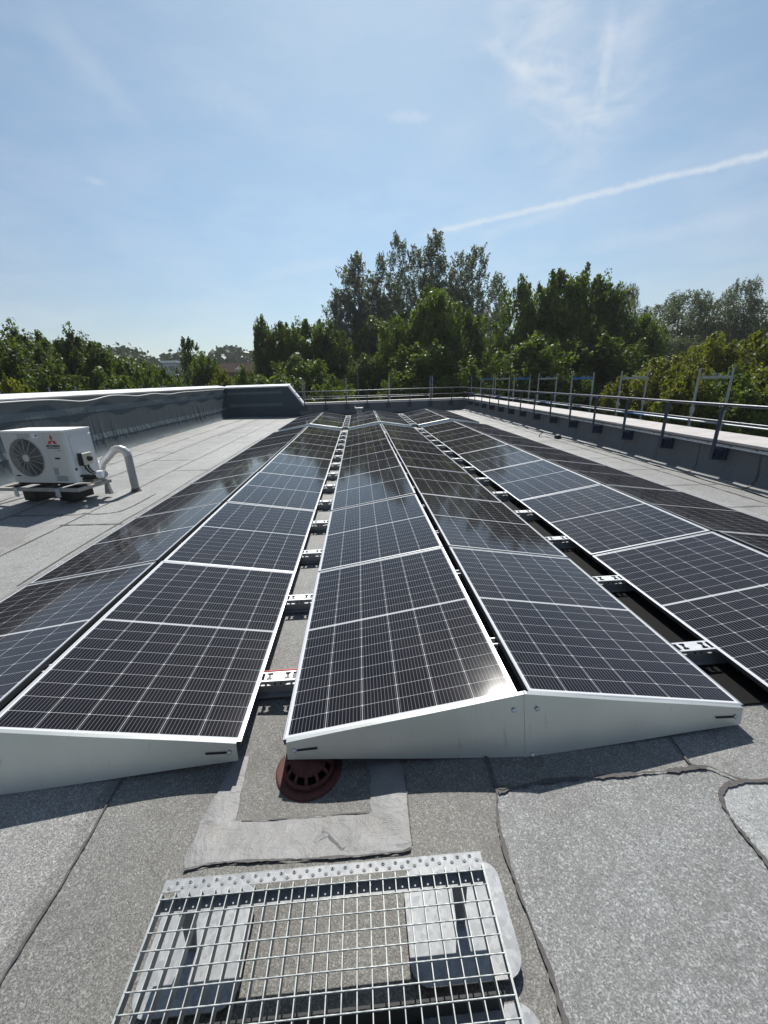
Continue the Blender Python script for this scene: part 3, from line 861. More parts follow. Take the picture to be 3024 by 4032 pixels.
def strip_band(z0, z1, xoff, name, amp, segs):
    m = MB()
    for y0, y1 in segs:
        n = int((y1 - y0) / .03)
        def fn(p, k):
            q = wrinkle(p, k)
            q.x = q.x + xoff + amp * (abs(math.sin(p.y * 17 + 2 * math.sin(p.y * 5) + p.z * 9)) ** 2 * .8 + .4 * math.sin(p.y * 41))
            q.z += .006 * math.sin(p.y * 2.1) + .003 * math.sin(p.y * 13)
            return q
        pr = []
        for i in range(5):
            z = z0 + (z1 - z0) * i / 4
            # interpolate the wall profile
            for (xa, za), (xb, zb) in zip(LEFTW[:-1], LEFTW[1:]):
                if za <= z <= zb:
                    pr.append((xa + (xb - xa) * (z - za) / (zb - za), z)); break
        extrude_profile(m, pr, y0, y1, n, 0, lambda p, k: fn(p, k) - WO, True, True)
    return m.build(name, M_wall_strip, wall)
strip_band(1.075, 1.225, .004, 'felt_strip', .0025, [(-4, 9.18), (9.2, 11.84), (11.86, 14.14), (14.16, 16.66), (16.68, 20.08)])
strip_band(.39, .53, .007, 'felt_strip', .008, [(-4, 20.08)])
m = MB()
for y in list(np.arange(.4, 20, .95)):
    for (z0, z1) in ((1.235, 1.44), (.55, 1.065)):
        yy = y + random.uniform(-.12, .12) + (0.4 if z0 < 1 else 0)
        pts = []
        for i in range(9):
            z = z0 + (z1 - z0) * i / 8
            for (xa, za), (xb, zb) in zip(LEFTW[:-1], LEFTW[1:]):
                if za <= z <= zb:
                    p = wrinkle(Vector((xa + (xb - xa) * (z - za) / (zb - za), yy + .012 * math.sin(z * 9 + y), z)), 0); break
            pts.append(p - WO)
        m.add([p + Vector((.003, s * .006, 0)) for p in pts for s in (-1, 1)], [(2 * i, 2 * i + 1, 2 * i + 3, 2 * i + 2) for i in range(8)])
m.build('felt_lap', M_bitumen, wall)
m = MB()
m.add([(x - WO.x, y, z) for y in (-12, 12.62) for x, z in ((-6.80, 1.50), (-6.335, 1.475), (-6.335, 1.515), (-6.80, 1.60))], [(3, 2, 1, 0), (4, 5, 6, 7), (0, 1, 5, 4), (1, 2, 6, 5), (2, 3, 7, 6), (3, 0, 4, 7)])
m.build('cap', M_capmetal, wall, .004)
m = MB(); m.box(-6.345 - WO.x, -6.315 - WO.x, -12, 12.08, 1.455, 1.489)
m.build('cap_board', M_cap_edge, wall)

# wavy white cable slung along the left parapet
mb = MB()
cab = [(3.0, 1.46), (6.72, 1.452), (7.4, 1.455), (8.1, 1.447), (8.6, 1.40), (9.04, 1.355), (9.6, 1.385), (10.1, 1.445), (10.44, 1.461), (11.04, 1.436), (11.66, 1.392), (12.1, 1.41), (12.65, 1.439), (13.3, 1.40), (13.92, 1.376), (14.5, 1.40), (15.08, 1.422), (16.5, 1.41), (18.04, 1.425), (20.0, 1.42)]
cc = smooth_line(cab, 2)
mb.tube([(-6.275 + .01 * math.sin(y * 3), y, z) for y, z in cc], .011, 8)
tag(mb.build('loose_cable', simple('cable_white', (.78, .78, .76), .4)), 'wavy white cable slung along the top of the left parapet', 'cable')

# right parapet with low concrete cap
RIGHTW = [(5.93, .012), (6.00, .02), (6.06, .04), (6.11, .08), (6.15, .14), (6.175, .22), (6.19, .34), (6.20, .52)]
RO = Vector((6.3, 8, 0))
wallr = empty('parapet_wall', RO)
tag(wallr, 'low grey felt parapet on the right under a pale concrete cap', 'parapet wall')
def rw(p, k):
    y = p.y
    ed = .035 * abs(math.sin(y * 2.9)) * (1 if k <= 1 else 0)
    p.x -= ed - .006 * math.sin(y * 7 + p.z * 5)
    if k == 0: p.z += .012 * max(0, math.sin(y * 6.5 + math.sin(y * 2))) ** 2
    return p
mb = MB()
extrude_profile(mb, [(x - RO.x, z) for x, z in RIGHTW[2:]], -12, 20.1 - 8, 420, 0, lambda p, k: rw(p, k + 2), True, False)
extrude_profile(mb, [(x - RO.x, z) for x, z in RIGHTW[:3]], -12, 20.1 - 8, 420, 1, rw, True, False)
mb.box(6.215 - RO.x, 6.70 - RO.x, -12, 20.55 - 8, -.35, .56)
mb.build('felt_face', [M_wall_r, M_roof_light], wallr)
m = MB()
for k in range(24):
    y = -3.0 + k * .97 + random.uniform(-.05, .05)
    pts = [Vector((x, y + .10 * (1 - z / .52) ** 2 * -1 + .008 * math.sin(z * 23 + k), z)) for x, z in RIGHTW]
    m.add([p - RO + Vector((-.006, s * .012, .004)) for p in pts for s in (-1, 1)], [(2 * i, 2 * i + 2, 2 * i + 3, 2 * i + 1) for i in range(len(pts) - 1)])
m.build('felt_lap', M_bitumen, wallr)
m = MB()
y = -4
while y < 20.0:
    y1 = min(y + 2.2, 20.06)
    dz = random.uniform(-.003, .003)
    vs = [(6.11 - RO.x, y - 8 + .004, .565 + dz), (6.80 - RO.x, y - 8 + .004, .575 + dz), (6.11 - RO.x, y1 - 8 - .004, .565 + dz), (6.80 - RO.x, y1 - 8 - .004, .575 + dz)]
    vs += [(a, b, .605 + dz if a < 0 else .625 + dz) for a, b, c in vs]
    m.add(vs, [(0, 2, 3, 1), (4, 5, 7, 6), (0, 1, 5, 4), (2, 6, 7, 3), (0, 4, 6, 2), (1, 3, 7, 5)])
    y = y1
m.build('cap', M_cap, wallr, .006, 2)
m = MB(); m.box(6.135 - RO.x, 6.21 - RO.x, -12, 12.05, .535, .562); m.build('cap_board', M_cap_edge, wallr)
m = MB()
m.box(6.130 - RO.x, 6.1345 - RO.x, -12, 12.0, .500, .524)
for k in range(58):
    y = -4 + k * .41
    m.box(6.126 - RO.x, 6.1344 - RO.x, y - 8, y - 8 + .36, .528, .537)
m.build('flashing', M_zinc, wallr)

# back parapet, low part
BO = Vector((2, 20.1, 0))
wallb = empty('parapet_wall', BO)
tag(wallb, 'low dark felt parapet across the far end behind the panels', 'parapet wall')
mb = MB()
prof = [(-.16, 0.0), (-.10, .03), (-.05, .09), (-.02, .18), (0, .3), (0, .5)]
n = 60
vs = []
for i in range(n + 1):
    x = -2.6 + (6.25 + 2.6) * i / n
    for q, z in prof: vs.append((x - BO.x, q + .004 * math.sin(x * 9), z))
k_ = len(prof)
mb.add(vs, [(i * k_ + k, (i + 1) * k_ + k, (i + 1) * k_ + k + 1, i * k_ + k + 1) for i in range(n) for k in range(k_ - 1)], 0, True)
mb.box(-2.6 - BO.x, 6.25 - BO.x, .02, .45, -.35, .5)
mb.build('felt_face', M_wall_r, wallb)
m = MB()
for k in range(9):
    x = -1.9 + k * .98
    m.add([(x - BO.x + s * .008, q - .004, z) for q, z in prof for s in (-1, 1)], [(2 * i, 2 * i + 1, 2 * i + 3, 2 * i + 2) for i in range(k_ - 1)])
m.build('felt_lap', M_bitumen, wallb)
m = MB()
x = -2.42
while x < 6.1:
    x1 = min(x + 2.15, 6.18)
    m.box(x - BO.x + .003, x1 - BO.x - .003, -.05, .56, .535, .60)
    x = x1
m.build('cap', M_cap, wallb, .006, 2)
m = MB(); m.box(-2.45 - BO.x, 6.1 - BO.x, -.03, -.004, .50, .534); m.build('flashing', M_zinc, wallb)
# back parapet, tall part with the sloped end
wallt = empty('parapet_wall', (-4.5, 20.1, 0))
tag(wallt, 'tall dark felt parapet at the far left with a sloping end', 'parapet wall')
TO = Vector((-4.5, 20.1, 0))
mb = MB()
poly = [(-6.26, -.02), (-2.40, -.02), (-2.40, .50), (-3.07, 1.42), (-6.26, 1.42)]
My = Matrix(((1, 0, 0, -TO.x), (0, 0, 1, 0), (0, 1, 0, 0), (0, 0, 0, 1)))
mb.prism([(a, b) for a, b in poly][::-1], -.012, .45, 0, My)
mb.build('felt_face', M_wall, wallt)
m = MB()
for z0, z1 in ((1.12, 1.24), (.50, .66)): m.box(-6.2 - TO.x, -3.42 - TO.x, -.018, -.0125, z0, z1)
m.build('felt_strip', M_wall_strip, wallt)
m = MB()
for x, z0, z1 in ((-5.45, 0, .5), (-4.9, .67, 1.11), (-4.6, 0, .5), (-4.15, .67, 1.40), (-3.4, 0.02, 1.38), (-2.75, .02, .6), (-5.5, .67, 1.11)):
    m.box(x - TO.x, x - TO.x + .014, -.0165, -.0122, z0, z1)
m.build('felt_lap', M_bitumen, wallt)
m = MB()
m.add([(x - TO.x, y, z) for x in (-6.33, -3.02) for y, z in ((-.06, 1.44), (.55, 1.47), (.55, 1.58), (-.06, 1.50))], [(0, 1, 2, 3), (7, 6, 5, 4), (0, 4, 5, 1), (1, 5, 6, 2), (2, 6, 7, 3), (3, 7, 4, 0)])
a = math.atan2(.92, -.67); L = math.hypot(.92, .67) + .10
Ms = Matrix.Translation((-2.40 - TO.x, 0, .50)) @ Matrix.Rotation(-a, 4, 'Y')
m.box(-.08, L - .035, -.062, .552, -.085, -.006, 0, Ms)
m.build('cap', M_capmetal, wallt, .004)

# ------------------------------------------------------------------ guard railings
def railing_right():
    root = empty('guard_railing', (6.05, 8, 0))
    tag(root, 'dark blue grey tube railing bracketed to the right parapet', 'railing')
    RO = Vector((6.05, 8, 0))
    m = MB(); m.tube([(0, y - 8, 1.135 + .002 * math.sin(y)) for y in np.linspace(-2, 20.0, 30)], .0215, 12); m.build('top_rail', M_railing, root)
    m = MB(); m.tube([(0.02, y - 8, .885) for y in np.linspace(-2, 20.0, 12)], .017, 10); m.build('mid_rail', M_railing, root)
    for k in range(18):
        y = 18.68 - k * 1.103
        if y < 0: break
        m = MB()
        m.box(-.055, -.030, y - 8 - .026, y - 8 + .026, .30, 1.06)
        m.box(-.055, .012, y - 8 - .014, y - 8 + .014, 1.05, 1.116)
        p = m.build('post', M_railing, root, .002)
        b = MB()
        b.box(-.0295, .0845, y - 8 - .06, y - 8 + .06, .31, .335)
        b.box(-.0295, .0845, y - 8 - .06, y - 8 - .052, .336, .46)
        b.box(-.0295, .0845, y - 8 + .052, y - 8 + .06, .336, .46)
        b.box(.085, .140, y - 8 - .085, y - 8 + .085, .30, .498)
        b.build('bracket', M_railing, p, .002)
railing_right()
def railing_back():
    root = empty('guard_railing', (2, 20.0, 0))
    tag(root, 'dark tube railing along the far end parapet', 'railing')
    m = MB(); m.tube([(x - 2, 0, 1.155 - .002 * (x + 2.7)) for x in np.linspace(-2.72, 6.05, 12)], .0215, 10); m.build('top_rail', M_railing, root)
    m = MB(); m.tube([(x - 2, .01, .895 - .007 * (x + 2.6)) for x in np.linspace(-2.6, 6.05, 12)], .017, 10); m.build('mid_rail', M_railing, root)
    for x in (-2.3, -1.2, -.11, .97, 2.08, 3.22, 4.33, 5.45):
        m = MB()
        m.box(x - 2 - .022, x - 2 + .022, -.035, -.015, .36, 1.12)
        p = m.build('post', M_railing, root, .002)
        b = MB(); b.box(x - 2 - .09, x - 2 + .09, -.02 + .03, .095, .30, .33); b.box(x - 2 - .12, x - 2 + .12, .066, .092, .22, .50)
        b.box(x - 2 - .09, x - 2 - .08, -.01, .09, .331, .45); b.box(x - 2 + .08, x - 2 + .09, -.01, .09, .331, .45)
        b.build('bracket', M_railing, p)
railing_back()

# ------------------------------------------------------------------ scaffolding beyond the parapets
def make_frame(blue):
    root = empty('scaffold_frame')
    tag(root, cat='scaffold frame', group='scaffold frames standing outside the parapets')
    for s in (-1, 1):
        m = MB(); x = s * .365
        m.tube([(x, 0, -9), (x, 0, 1.52)], .0242, 10); m.tube([(x, 0, 1.52), (x, 0, 1.69)], .019, 8)
        m.box(x - .03, x + .03, -.03, .03, .78, .90)
        m.build('upright', M_scaf, root)
    m = MB()
    m.box(-.34, .34, -.024, .024, 1.47, 1.475); m.box(-.34, .34, -.024, -.020, 1.476, 1.525); m.box(-.34, .34, .020, .024, 1.476, 1.525)
    m.build('crossbar', M_scafblue if blue else M_scaf, root)
    for x in (-.27, -.06, .0, .06, .27):
        m = MB(); m.tube([(x, 0, 1.476), (x, 0, 1.585)], .011, 6); m.build('pin', M_scafblue if blue else M_scaf, root)
    return root
fr_g = make_frame(False); fr_b = make_frame(True)
cg, cb = tree_cache(fr_g), tree_cache(fr_b)
usedf = {False: False, True: False}
def place_frame(x, y, rz, blue, label, dz=0.0):
    src, ca = (fr_b, cb) if blue else (fr_g, cg)
    o = src if not usedf[blue] else copy_tree(src, ca)
    usedf[blue] = True
    o.location = (x, y, dz); o.rotation_euler = (rng.normal(0, .006), rng.normal(0, .004), rz); o['label'] = label
ysR = [6.82 + 2.57 * k for k in range(7)]
for k, y in enumerate(ysR):
    blue = k in (2, 4, 6)
    place_frame(8.03, y, 0, blue, f'{ORD[k]} scaffold frame with {"blue" if blue else "grey"} crossbar beyond the right railing, counted from the nearest', -.015)
place_frame(8.03, 4.25, 0, False, 'scaffold frame at the right picture edge beyond the railing', -.015)
place_frame(7.66, 24.6, math.pi / 2, True, 'scaffold frame with blue crossbar at the far right roof corner', .05)
for k, x in enumerate([-2.74, -.17, 2.40, 4.97]):
    place_frame(x, 23.45, math.pi / 2, k in (0, 3), f'{ORD[k]} scaffold frame from the left beyond the far railing', .10)
for k in range(7):
    y = 8.4 + 2.56 * k
    blue = k in (2, 3, 4, 6)
    place_frame(-7.95, y, 0, blue, f'{ORD[k]} scaffold frame end poking above the tall left parapet, from the nearest', .04)
def tube_thing(a, b, blue, label):
    m = MB(); mid = (Vector(a) + Vector(b)) / 2; d = Vector(b) - Vector(a)
    o = empty('guard_tube', mid); tag(o, label, 'scaffold tube', 'guard tubes of the scaffold')
    m.tube([Vector(a) - mid, Vector(b) - mid], .019, 8); m.build('tube', M_scaf if not blue else simple('tube_pale', (.55, .6, .66), .4, .3), o)
    if blue:
        k = MB(); k.tube([Vector(a) - mid + d * .55, Vector(a) - mid + d * .85], .0205, 8); k.build('paint_band', M_scafblue, o)
for k in range(8):
    y0 = 4.25 + 2.57 * k
    tube_thing((7.62, y0, .62), (7.62, y0 + 2.5, .62), k % 2 == 1, f'{ORD[k]} pale scaffold guard tube from the near end behind the right railing')
for k, x in enumerate([-2.74, -.17, 2.40]):
    tube_thing((x, 23.05, .66), (x + 2.5, 23.05, .66), False, f'{ORD[k]} scaffold guard tube from the left behind the far railing')

# ------------------------------------------------------------------ walkway step of grating (foreground)
GX0, GX1, GY1, GY0, GZ = -0.140, 0.860, -0.602, -1.30, 0.168
step = empty('grating_step', ((GX0 + GX1) / 2, -.9, -.17))
tag(step, 'galvanised grating step with a perforated nosing in the foreground', 'grating step')
SO = Vector(((GX0 + GX1) / 2, -.9, -.17))
def sbox(m, x0, x1, y0, y1, z0, z1): m.box(x0 - SO.x, x1 - SO.x, y0 - SO.y, y1 - SO.y, z0 - SO.z, z1 - SO.z)
m = MB()
nb = 26
for i in range(nb):                                   # bearing bars running away from the camera
    x = GX0 + (GX1 - GX0) * i / (nb - 1)
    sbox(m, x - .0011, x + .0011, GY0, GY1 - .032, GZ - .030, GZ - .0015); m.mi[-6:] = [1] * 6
    sbox(m, x - .0013, x + .0013, GY0, GY1 - .032, GZ - .0014, GZ)
nr = 18
for j in range(nr):                                   # twisted cross rods
    y = GY1 - .048 - .0385 * j
    if y < GY0 + .01: break
    pts = [(GX0 - SO.x + (GX1 - GX0) * t / 80, y - SO.y, GZ + .0005 - SO.z) for t in range(81)]
    n = 4; vs = []
    for t, p in enumerate(pts):
        a = t * .62 + j
        for q in range(4):
            vs.append((p[0], p[1] + 0.0021 * math.cos(a + q * math.pi / 2), p[2] + 0.0021 * math.sin(a + q * math.pi / 2)))
    m.add(vs, [(4 * t + q, 4 * t + (q + 1) % 4, 4 * t + 4 + (q + 1) % 4, 4 * t + 4 + q) for t in range(80) for q in range(4)], 0, True)
sbox(m, GX0 - .004, GX0 - .0014, GY0, GY1 - .032, GZ - .030, GZ + .001)
sbox(m, GX1 + .0014, GX1 + .004, GY0, GY1 - .032, GZ - .030, GZ + .001)
m.build('grating', [M_grate, M_bar], step)
# nosing: strip with a double row of raised punched holes
bm = bmesh.new()
w_, d_ = GX1 - GX0, .030
nh = 25
cells = []
m = MB()
def nz(x, y): return (x - SO.x, y - SO.y, GZ + .002 - SO.z)
holes = []
for k in range(nh):
    holes.append((GX0 + .016 + k * (w_ - .03) / (nh - 1), GY1 - .021))
    if k < nh - 1: holes.append((GX0 + .016 + (k + .5) * (w_ - .03) / (nh - 1), GY1 - .0085))
# cut the strip into columns centred on each hole (zigzag order), each column = quad frame with octagonal hole
hs = sorted(holes)
edges = [GX0 - .004] + [(a[0] + b[0]) / 2 for a, b in zip(hs[:-1], hs[1:])] + [GX1 + .004]
for (hx, hy), xa, xb in zip(hs, edges[:-1], edges[1:]):
    ring0, ring1, ring2 = [], [], []
    for q in range(8):
        t = math.pi / 8 + q * math.pi / 4
        ring0.append(Vector((hx + .0028 * math.cos(t), hy + .0028 * math.sin(t), GZ + .0045)))
        ring1.append(Vector((hx + .0046 * math.cos(t), hy + .0046 * math.sin(t), GZ + .0040)))
        ring2.append(Vector((hx + .0066 * math.cos(t), hy + .0066 * math.sin(t), GZ + .0020)))
    y0, y1 = GY1 - d_, GY1
    cor = [(xb, hy), (xb, y1), (hx, y1), (xa, y1), (xa, hy), (xa, y0), (hx, y0), (xb, y0)]
    # outer points matched to ring angles
    outp = [Vector((xb, min(y1, hy + (xb - hx) * .41), GZ + .002)), Vector((hx + (y1 - hy) * .41 if (y1 - hy) * .41 < xb - hx else xb, y1, GZ + .002)), Vector((max(xa, hx - (y1 - hy) * .41), y1, GZ + .002)), Vector((xa, min(y1, hy + (hx - xa) * .41), GZ + .002)),
            Vector((xa, max(y0, hy - (hx - xa) * .41), GZ + .002)), Vector((max(xa, hx - (hy - y0) * .41), y0, GZ + .002)), Vector((min(xb, hx + (hy - y0) * .41), y0, GZ + .002)), Vector((xb, max(y0, hy - (xb - hx) * .41), GZ + .002))]
    corners = [Vector((xb, y1, GZ + .002)), Vector((xa, y1, GZ + .002)), Vector((xa, y0, GZ + .002)), Vector((xb, y0, GZ + .002))]
    vs = [v - SO for v in ring0 + ring1 + ring2 + outp + corners]
    fs = []
    for q in range(8):
        r = (q + 1) % 8
        fs += [(q, 8 + q, 8 + r, r), (8 + q, 16 + q, 16 + r, 8 + r), (16 + q, 24 + q, 24 + r, 16 + r)]
    fs += [(24, 32, 25), (26, 33, 27), (28, 34, 29), (30, 35, 31)]
    m.add(vs, fs)
# front lip of the nosing folded down
sbox(m, GX0 - .004, GX1 + .004, GY1 + .0003, GY1 + .0025, GZ - .03, GZ + .0019)
m.build('nosing', M_plate, step)
# flat bar under the nosing, feet with upright fins
m = MB()
sbox(m, GX0 - .004, GX1 + .004, GY1 - .068, GY1 - .027, GZ - .039, GZ - .034)
m.build('support_bar', M_plate, step)
def rounded(x0, x1, y0, y1, r, n=6):
    o = []
    for cx_, cy_, a0 in ((x1 - r, y1 - r, 0), (x0 + r, y1 - r, 90), (x0 + r, y0 + r, 180), (x1 - r, y0 + r, 270)):
        for k in range(n + 1):
            t = R(a0 + 90 * k / n); o.append((cx_ + r * math.cos(t), cy_ + r * math.sin(t)))
    return o
def foot(x0, x1, y0, y1, xf, tilt, yfin):
    m = MB()
    zg = gz((x0 + x1) / 2, (y0 + y1) / 2)
    Mt = Matrix.Translation((-SO.x, -SO.y, -SO.z))
    m.prism(rounded(x0, x1, y0, y1, .055), zg + .030, zg + .036, 0, Mt)
    f = m.build('foot_plate', M_plate, step)
    m = MB(); m.prism(rounded(x0 + .03, x1 - .03, y0 + .03, y1 - .03, .04), zg - .01, zg + .029, 0, Mt); m.build('foot_pad', M_rubber, f)
    m = MB()
    z0, z1 = zg + .036, GZ - .0435
    ya, yb = yfin
    vs = [(xf - .012, yb - .035, z0), (xf + .016, yb - .035, z0), (xf + .027, yb, z1), (xf - .027, yb, z1)]
    vs = [Vector(v) - SO for v in vs + [(x, y - .006, z) for x, y, z in vs]]
    m.add(vs, [(0, 1, 2, 3), (7, 6, 5, 4), (0, 4, 5, 1), (1, 5, 6, 2), (2, 6, 7, 3), (3, 7, 4, 0)])
    m.build('fin', M_bar, f)
foot(.612, .952, -.815, -.515, .785, .02, (-.66, -.64))
foot(-.205, .100, -.815, -.515, -.072, .02, (-.66, -.64))
foot(.612, .952, -1.18, -.862, .785, .02, (-1.02, -1.0))
foot(-.190, .100, -1.18, -.862, -.072, .02, (-1.02, -1.0))
m = MB(); sbox(m, GX0, GX1, -.872, -.864, -.066, .045); m.build('shade_band', M_rubber, step)  # dark upright added to give the shadow band between the foot plates

# ------------------------------------------------------------------ roof drain
M_drain = simple('drain_red_plastic', (0.085, 0.024, 0.018), 0.75, 0, (40, 0.5))
dz = gz(.212, -.016)
drain = empty('roof_drain', (.212, -.016, dz))
tag(drain, 'rusty red domed roof drain half under the middle array', 'drain')
m = MB(); m.lathe([(.0, .004), (.10, .004), (.13, .010), (.150, .014), (.158, .010), (.160, .001)], n=40); m.build('flange', M_drain, drain)
m = MB()
m.lathe([(.118, .005), (.122, .012), (.118, .028), (.108, .030), (.100, .022)], n=32)
m.lathe([(.0, .066), (.05, .065), (.078, .058), (.086, .050), (.070, .048), (0, .050)], n=32)
for k in range(12):
    t = 2 * math.pi * k / 12
    m.tube([(.105 * math.cos(t), .105 * math.sin(t), .025), (.10 * math.cos(t), .10 * math.sin(t), .040), (.078 * math.cos(t), .078 * math.sin(t), .055)], .0085, 6)
m.build('strainer', M_drain, drain)
m = MB(); m.lathe([(.0, .0045), (.095, .0045), (.095, .012)], n=24); m.lathe([(.06, .01), (.06, .055)], n=20); m.build('throat', M_dark, drain)

# ------------------------------------------------------------------ air conditioner
M_acw = simple('ac_paint', (0.60, 0.595, 0.56), 0.45, 0, (1.5, 0.07))
M_acs = simple('ac_side_paint', (0.64, 0.66, 0.68), 0.4, 0, (1.5, 0.05))
M_grey = simple('label_grey', (0.33, 0.34, 0.35), 0.6)
M_white = simple('sticker_white', (0.8, 0.8, 0.8), 0.5)
M_logo = simple('logo_red', (0.55, 0.05, 0.05), 0.5)
M_ink = simple('logo_black', (0.03, 0.03, 0.035), 0.5)
M_purple = simple('sticker_purple', (0.25, 0.05, 0.25), 0.5)
M_faded = simple('faded_violet', (0.42, 0.34, 0.44), 0.6)
M_timber = simple('base_frame_grey', (0.36, 0.34, 0.31), 0.75, 0, (9, 0.2))
M_pvc = simple('pipe_grey_jacket', (0.30, 0.31, 0.31), 0.5, 0.25, (6, 0.14))
AW, AD, AH = 1.10, .45, .775
AZ = .30
ac = empty('air_conditioner', (-4.865, 4.870, AZ), (0, 0, math.atan2(-.242, 1.073)))
tag(ac, 'white outdoor air conditioner unit with big round fan on a low base frame', 'air conditioner')
m = MB()
ch = .05
# cabinet outline: chamfered right front corner, open front hole for the fan
poly = [(0, 0), (AW - ch, 0), (AW - .012, .016), (AW, ch), (AW, AD), (0, AD)]
FX, FZ, FR = .352, .385, .292
# front face with round opening
n = 48
ringv = [(FX + FR * math.cos(2 * math.pi * k / n), 0, FZ + FR * math.sin(2 * math.pi * k / n)) for k in range(n)]
sqv = []
for k in range(n):
    t = 2 * math.pi * k / n; c_, s_ = math.cos(t), math.sin(t)
    q = min((AW - ch - FX) / c_ if c_ > 1e-6 else 9, -FX / c_ if c_ < -1e-6 else 9, (AH - .012 - FZ) / s_ if s_ > 1e-6 else 9, -FZ / s_ if s_ < -1e-6 else 9)
    sqv.append((FX + q * c_, 0, FZ + q * s_))
m.add(ringv + sqv, [(k, n + k, n + (k + 1) % n, (k + 1) % n) for k in range(n)])
# corner fillers
def corner(cx_, cz_):
    # the two rim points either side of this corner
    ks = sorted(range(n), key=lambda k: (sqv[k][0] - cx_) ** 2 + (sqv[k][2] - cz_) ** 2)[:2]
    a, b_ = sqv[ks[0]], sqv[ks[1]]
    on_x = [p for p in (a, b_) if abs(p[0] - cx_) < 1e-4]; on_z = [p for p in (a, b_) if abs(p[2] - cz_) < 1e-4]
    if on_x and on_z: m.add([a, b_, (cx_, 0, cz_)], [(0, 1, 2)])
for cx_, cz_ in ((0, 0), (AW - ch, 0), (0, AH - .012), (AW - ch, AH - .012)): corner(cx_, cz_)
pp = poly
for i in range(1, len(pp)):
    a, b_ = pp[i], pp[(i + 1) % len(pp)]
    m.add([(a[0], a[1], 0), (b_[0], b_[1], 0), (b_[0], b_[1], AH - .012), (a[0], a[1], AH - .012)], [(0, 1, 2, 3)], 1 if i in (2, 3) else 0)
m.add([(x, y, 0) for x, y in pp], [tuple(range(len(pp)))[::-1]])
# fan duct
m.add([(x, y_, z) for y_ in (0, .09) for x, _, z in ringv], [(k, n + k, n + (k + 1) % n, (k + 1) % n) for k in range(n)], 0, True)
m.build('cabinet', [M_acw, M_acs], ac)
m = MB(); m.prism([(-.008, -.012), (AW + .006, -.012), (AW + .010, AD + .006), (-.008, AD + .006)], AH - .012, AH + .016); m.build('lid', simple('ac_lid', (.80, .80, .78), .45), ac, .004, 2)
m = MB(); m.add([(FX + (FR - .001) * math.cos(2 * math.pi * k / 40), .089, FZ + (FR - .001) * math.sin(2 * math.pi * k / 40)) for k in range(40)], [tuple(range(40))]); m.build('fan_well', M_dark, ac)
Mf = Matrix.Translation((FX, .05, FZ)) @ Matrix.Rotation(math.pi / 2, 4, 'X')
m = MB()
for b3 in range(3):
    vs = []
    for i in range(8):
        r = .06 + .21 * i / 7
        for j in range(4):
            a = b3 * 2.094 + (j / 3 - .5) * 1.25 + i * .05
            vs.append(Mf @ Vector((r * math.cos(a), r * math.sin(a), (j / 3 - .5) * .05)))
    m.add(vs, [(4 * i + j, 4 * i + j + 1, 4 * i + 5 + j, 4 * i + 4 + j) for i in range(7) for j in range(3)], 0, True)
m.build('fan_blades', simple('fan_grey', (.05, .052, .055), .6), ac)
g = MB()
for k in range(13):
    r = .075 + k * .0175
    g.tube([(FX + r * math.cos(2 * math.pi * q / 48), -.010 - .012 * (1 - (r / .3) ** 2), FZ + r * math.sin(2 * math.pi * q / 48)) for q in range(49)], .0022, 4, caps=False)
for k in range(14):
    t = 2 * math.pi * (k + .25) / 14
    g.tube([(FX + r * math.cos(t + .10 * (r - .06)), -.012 - .012 * (1 - (r / .3) ** 2), FZ + r * math.sin(t + .10 * (r - .06))) for r in (.05, .12, .2, .294)], .0042, 5)
g.tube([(FX + .293 * math.cos(2 * math.pi * q / 48), -.004, FZ + .293 * math.sin(2 * math.pi * q / 48)) for q in range(49)], .006, 6, caps=False)
g.build('fan_grille', simple('grille_grey', (.42, .42, .40), .5), ac)
m = MB(); m.lathe([(0, .030), (.045, .030), (.056, .024), (.058, .012)], n=28, M=Matrix.Translation((FX, 0, FZ)) @ Matrix.Rotation(math.pi / 2, 4, 'X')); m.build('fan_hub', M_acw, ac)
# logo: three rhombi, lettering
LX, LZ = .875, .640
m = MB()
s_ = .052; h_ = s_ * math.sqrt(3) / 2
def rh(p): m.add([(LX + x * s_, -.0025, LZ + z * s_) for x, z in p], [(0, 1, 2, 3)])
q = math.sqrt(3) / 2
rh([(0, 0), (.5, q), (0, 2 * q), (-.5, q)])
rh([(0, 0), (-.5, -q), (-1.5, -q), (-1, 0)])
rh([(0, 0), (1, 0), (1.5, -q), (.5, -q)])
m.build('logo', M_logo, ac)
def text_obj(name, body, size, x, z, material, parent, sx=1.0, bold=.004, y=-.0025):
    cu = bpy.data.curves.new(name, 'FONT'); cu.body = body; cu.size = size; cu.align_x = 'CENTER'; cu.offset = bold
    to = bpy.data.objects.new(name, cu); COL.objects.link(to)
    dg = bpy.context.evaluated_depsgraph_get(); dg.update()
    me = bpy.data.meshes.new_from_object(to.evaluated_get(dg))
    bpy.data.objects.remove(to); bpy.data.curves.remove(cu)
    me.materials.clear(); me.materials.append(material)
    o = bpy.data.objects.new(name, me); COL.objects.link(o); o.parent = parent
    o.location = (x, y, z); o.rotation_euler = (math.pi / 2, 0, 0); o.scale = (sx, 1, 1)
    return o
text_obj('lettering', 'MITSUBISHI', .050, LX, .545, M_ink, ac, .92, .0016)
text_obj('lettering', 'HEAVY INDUSTRIES', .022, LX, .522, M_ink, ac, 1.08, .0006)
def fbox(name, x0, x1, z0, z1, material, d=.0025):
    m = MB(); m.box(x0, x1, -d, -.0006, z0, z1); m.build(name, material, ac)
fbox('name_plate', .30, .50, .690, .738, M_grey); m = MB(); m.box(.315, .485, -.004, -.0026, .699, .729); m.build('name_plate', simple('plate_pale', (.5, .5, .47), .5), ac)
fbox('sticker', .545, .655, .680, .748, M_white)
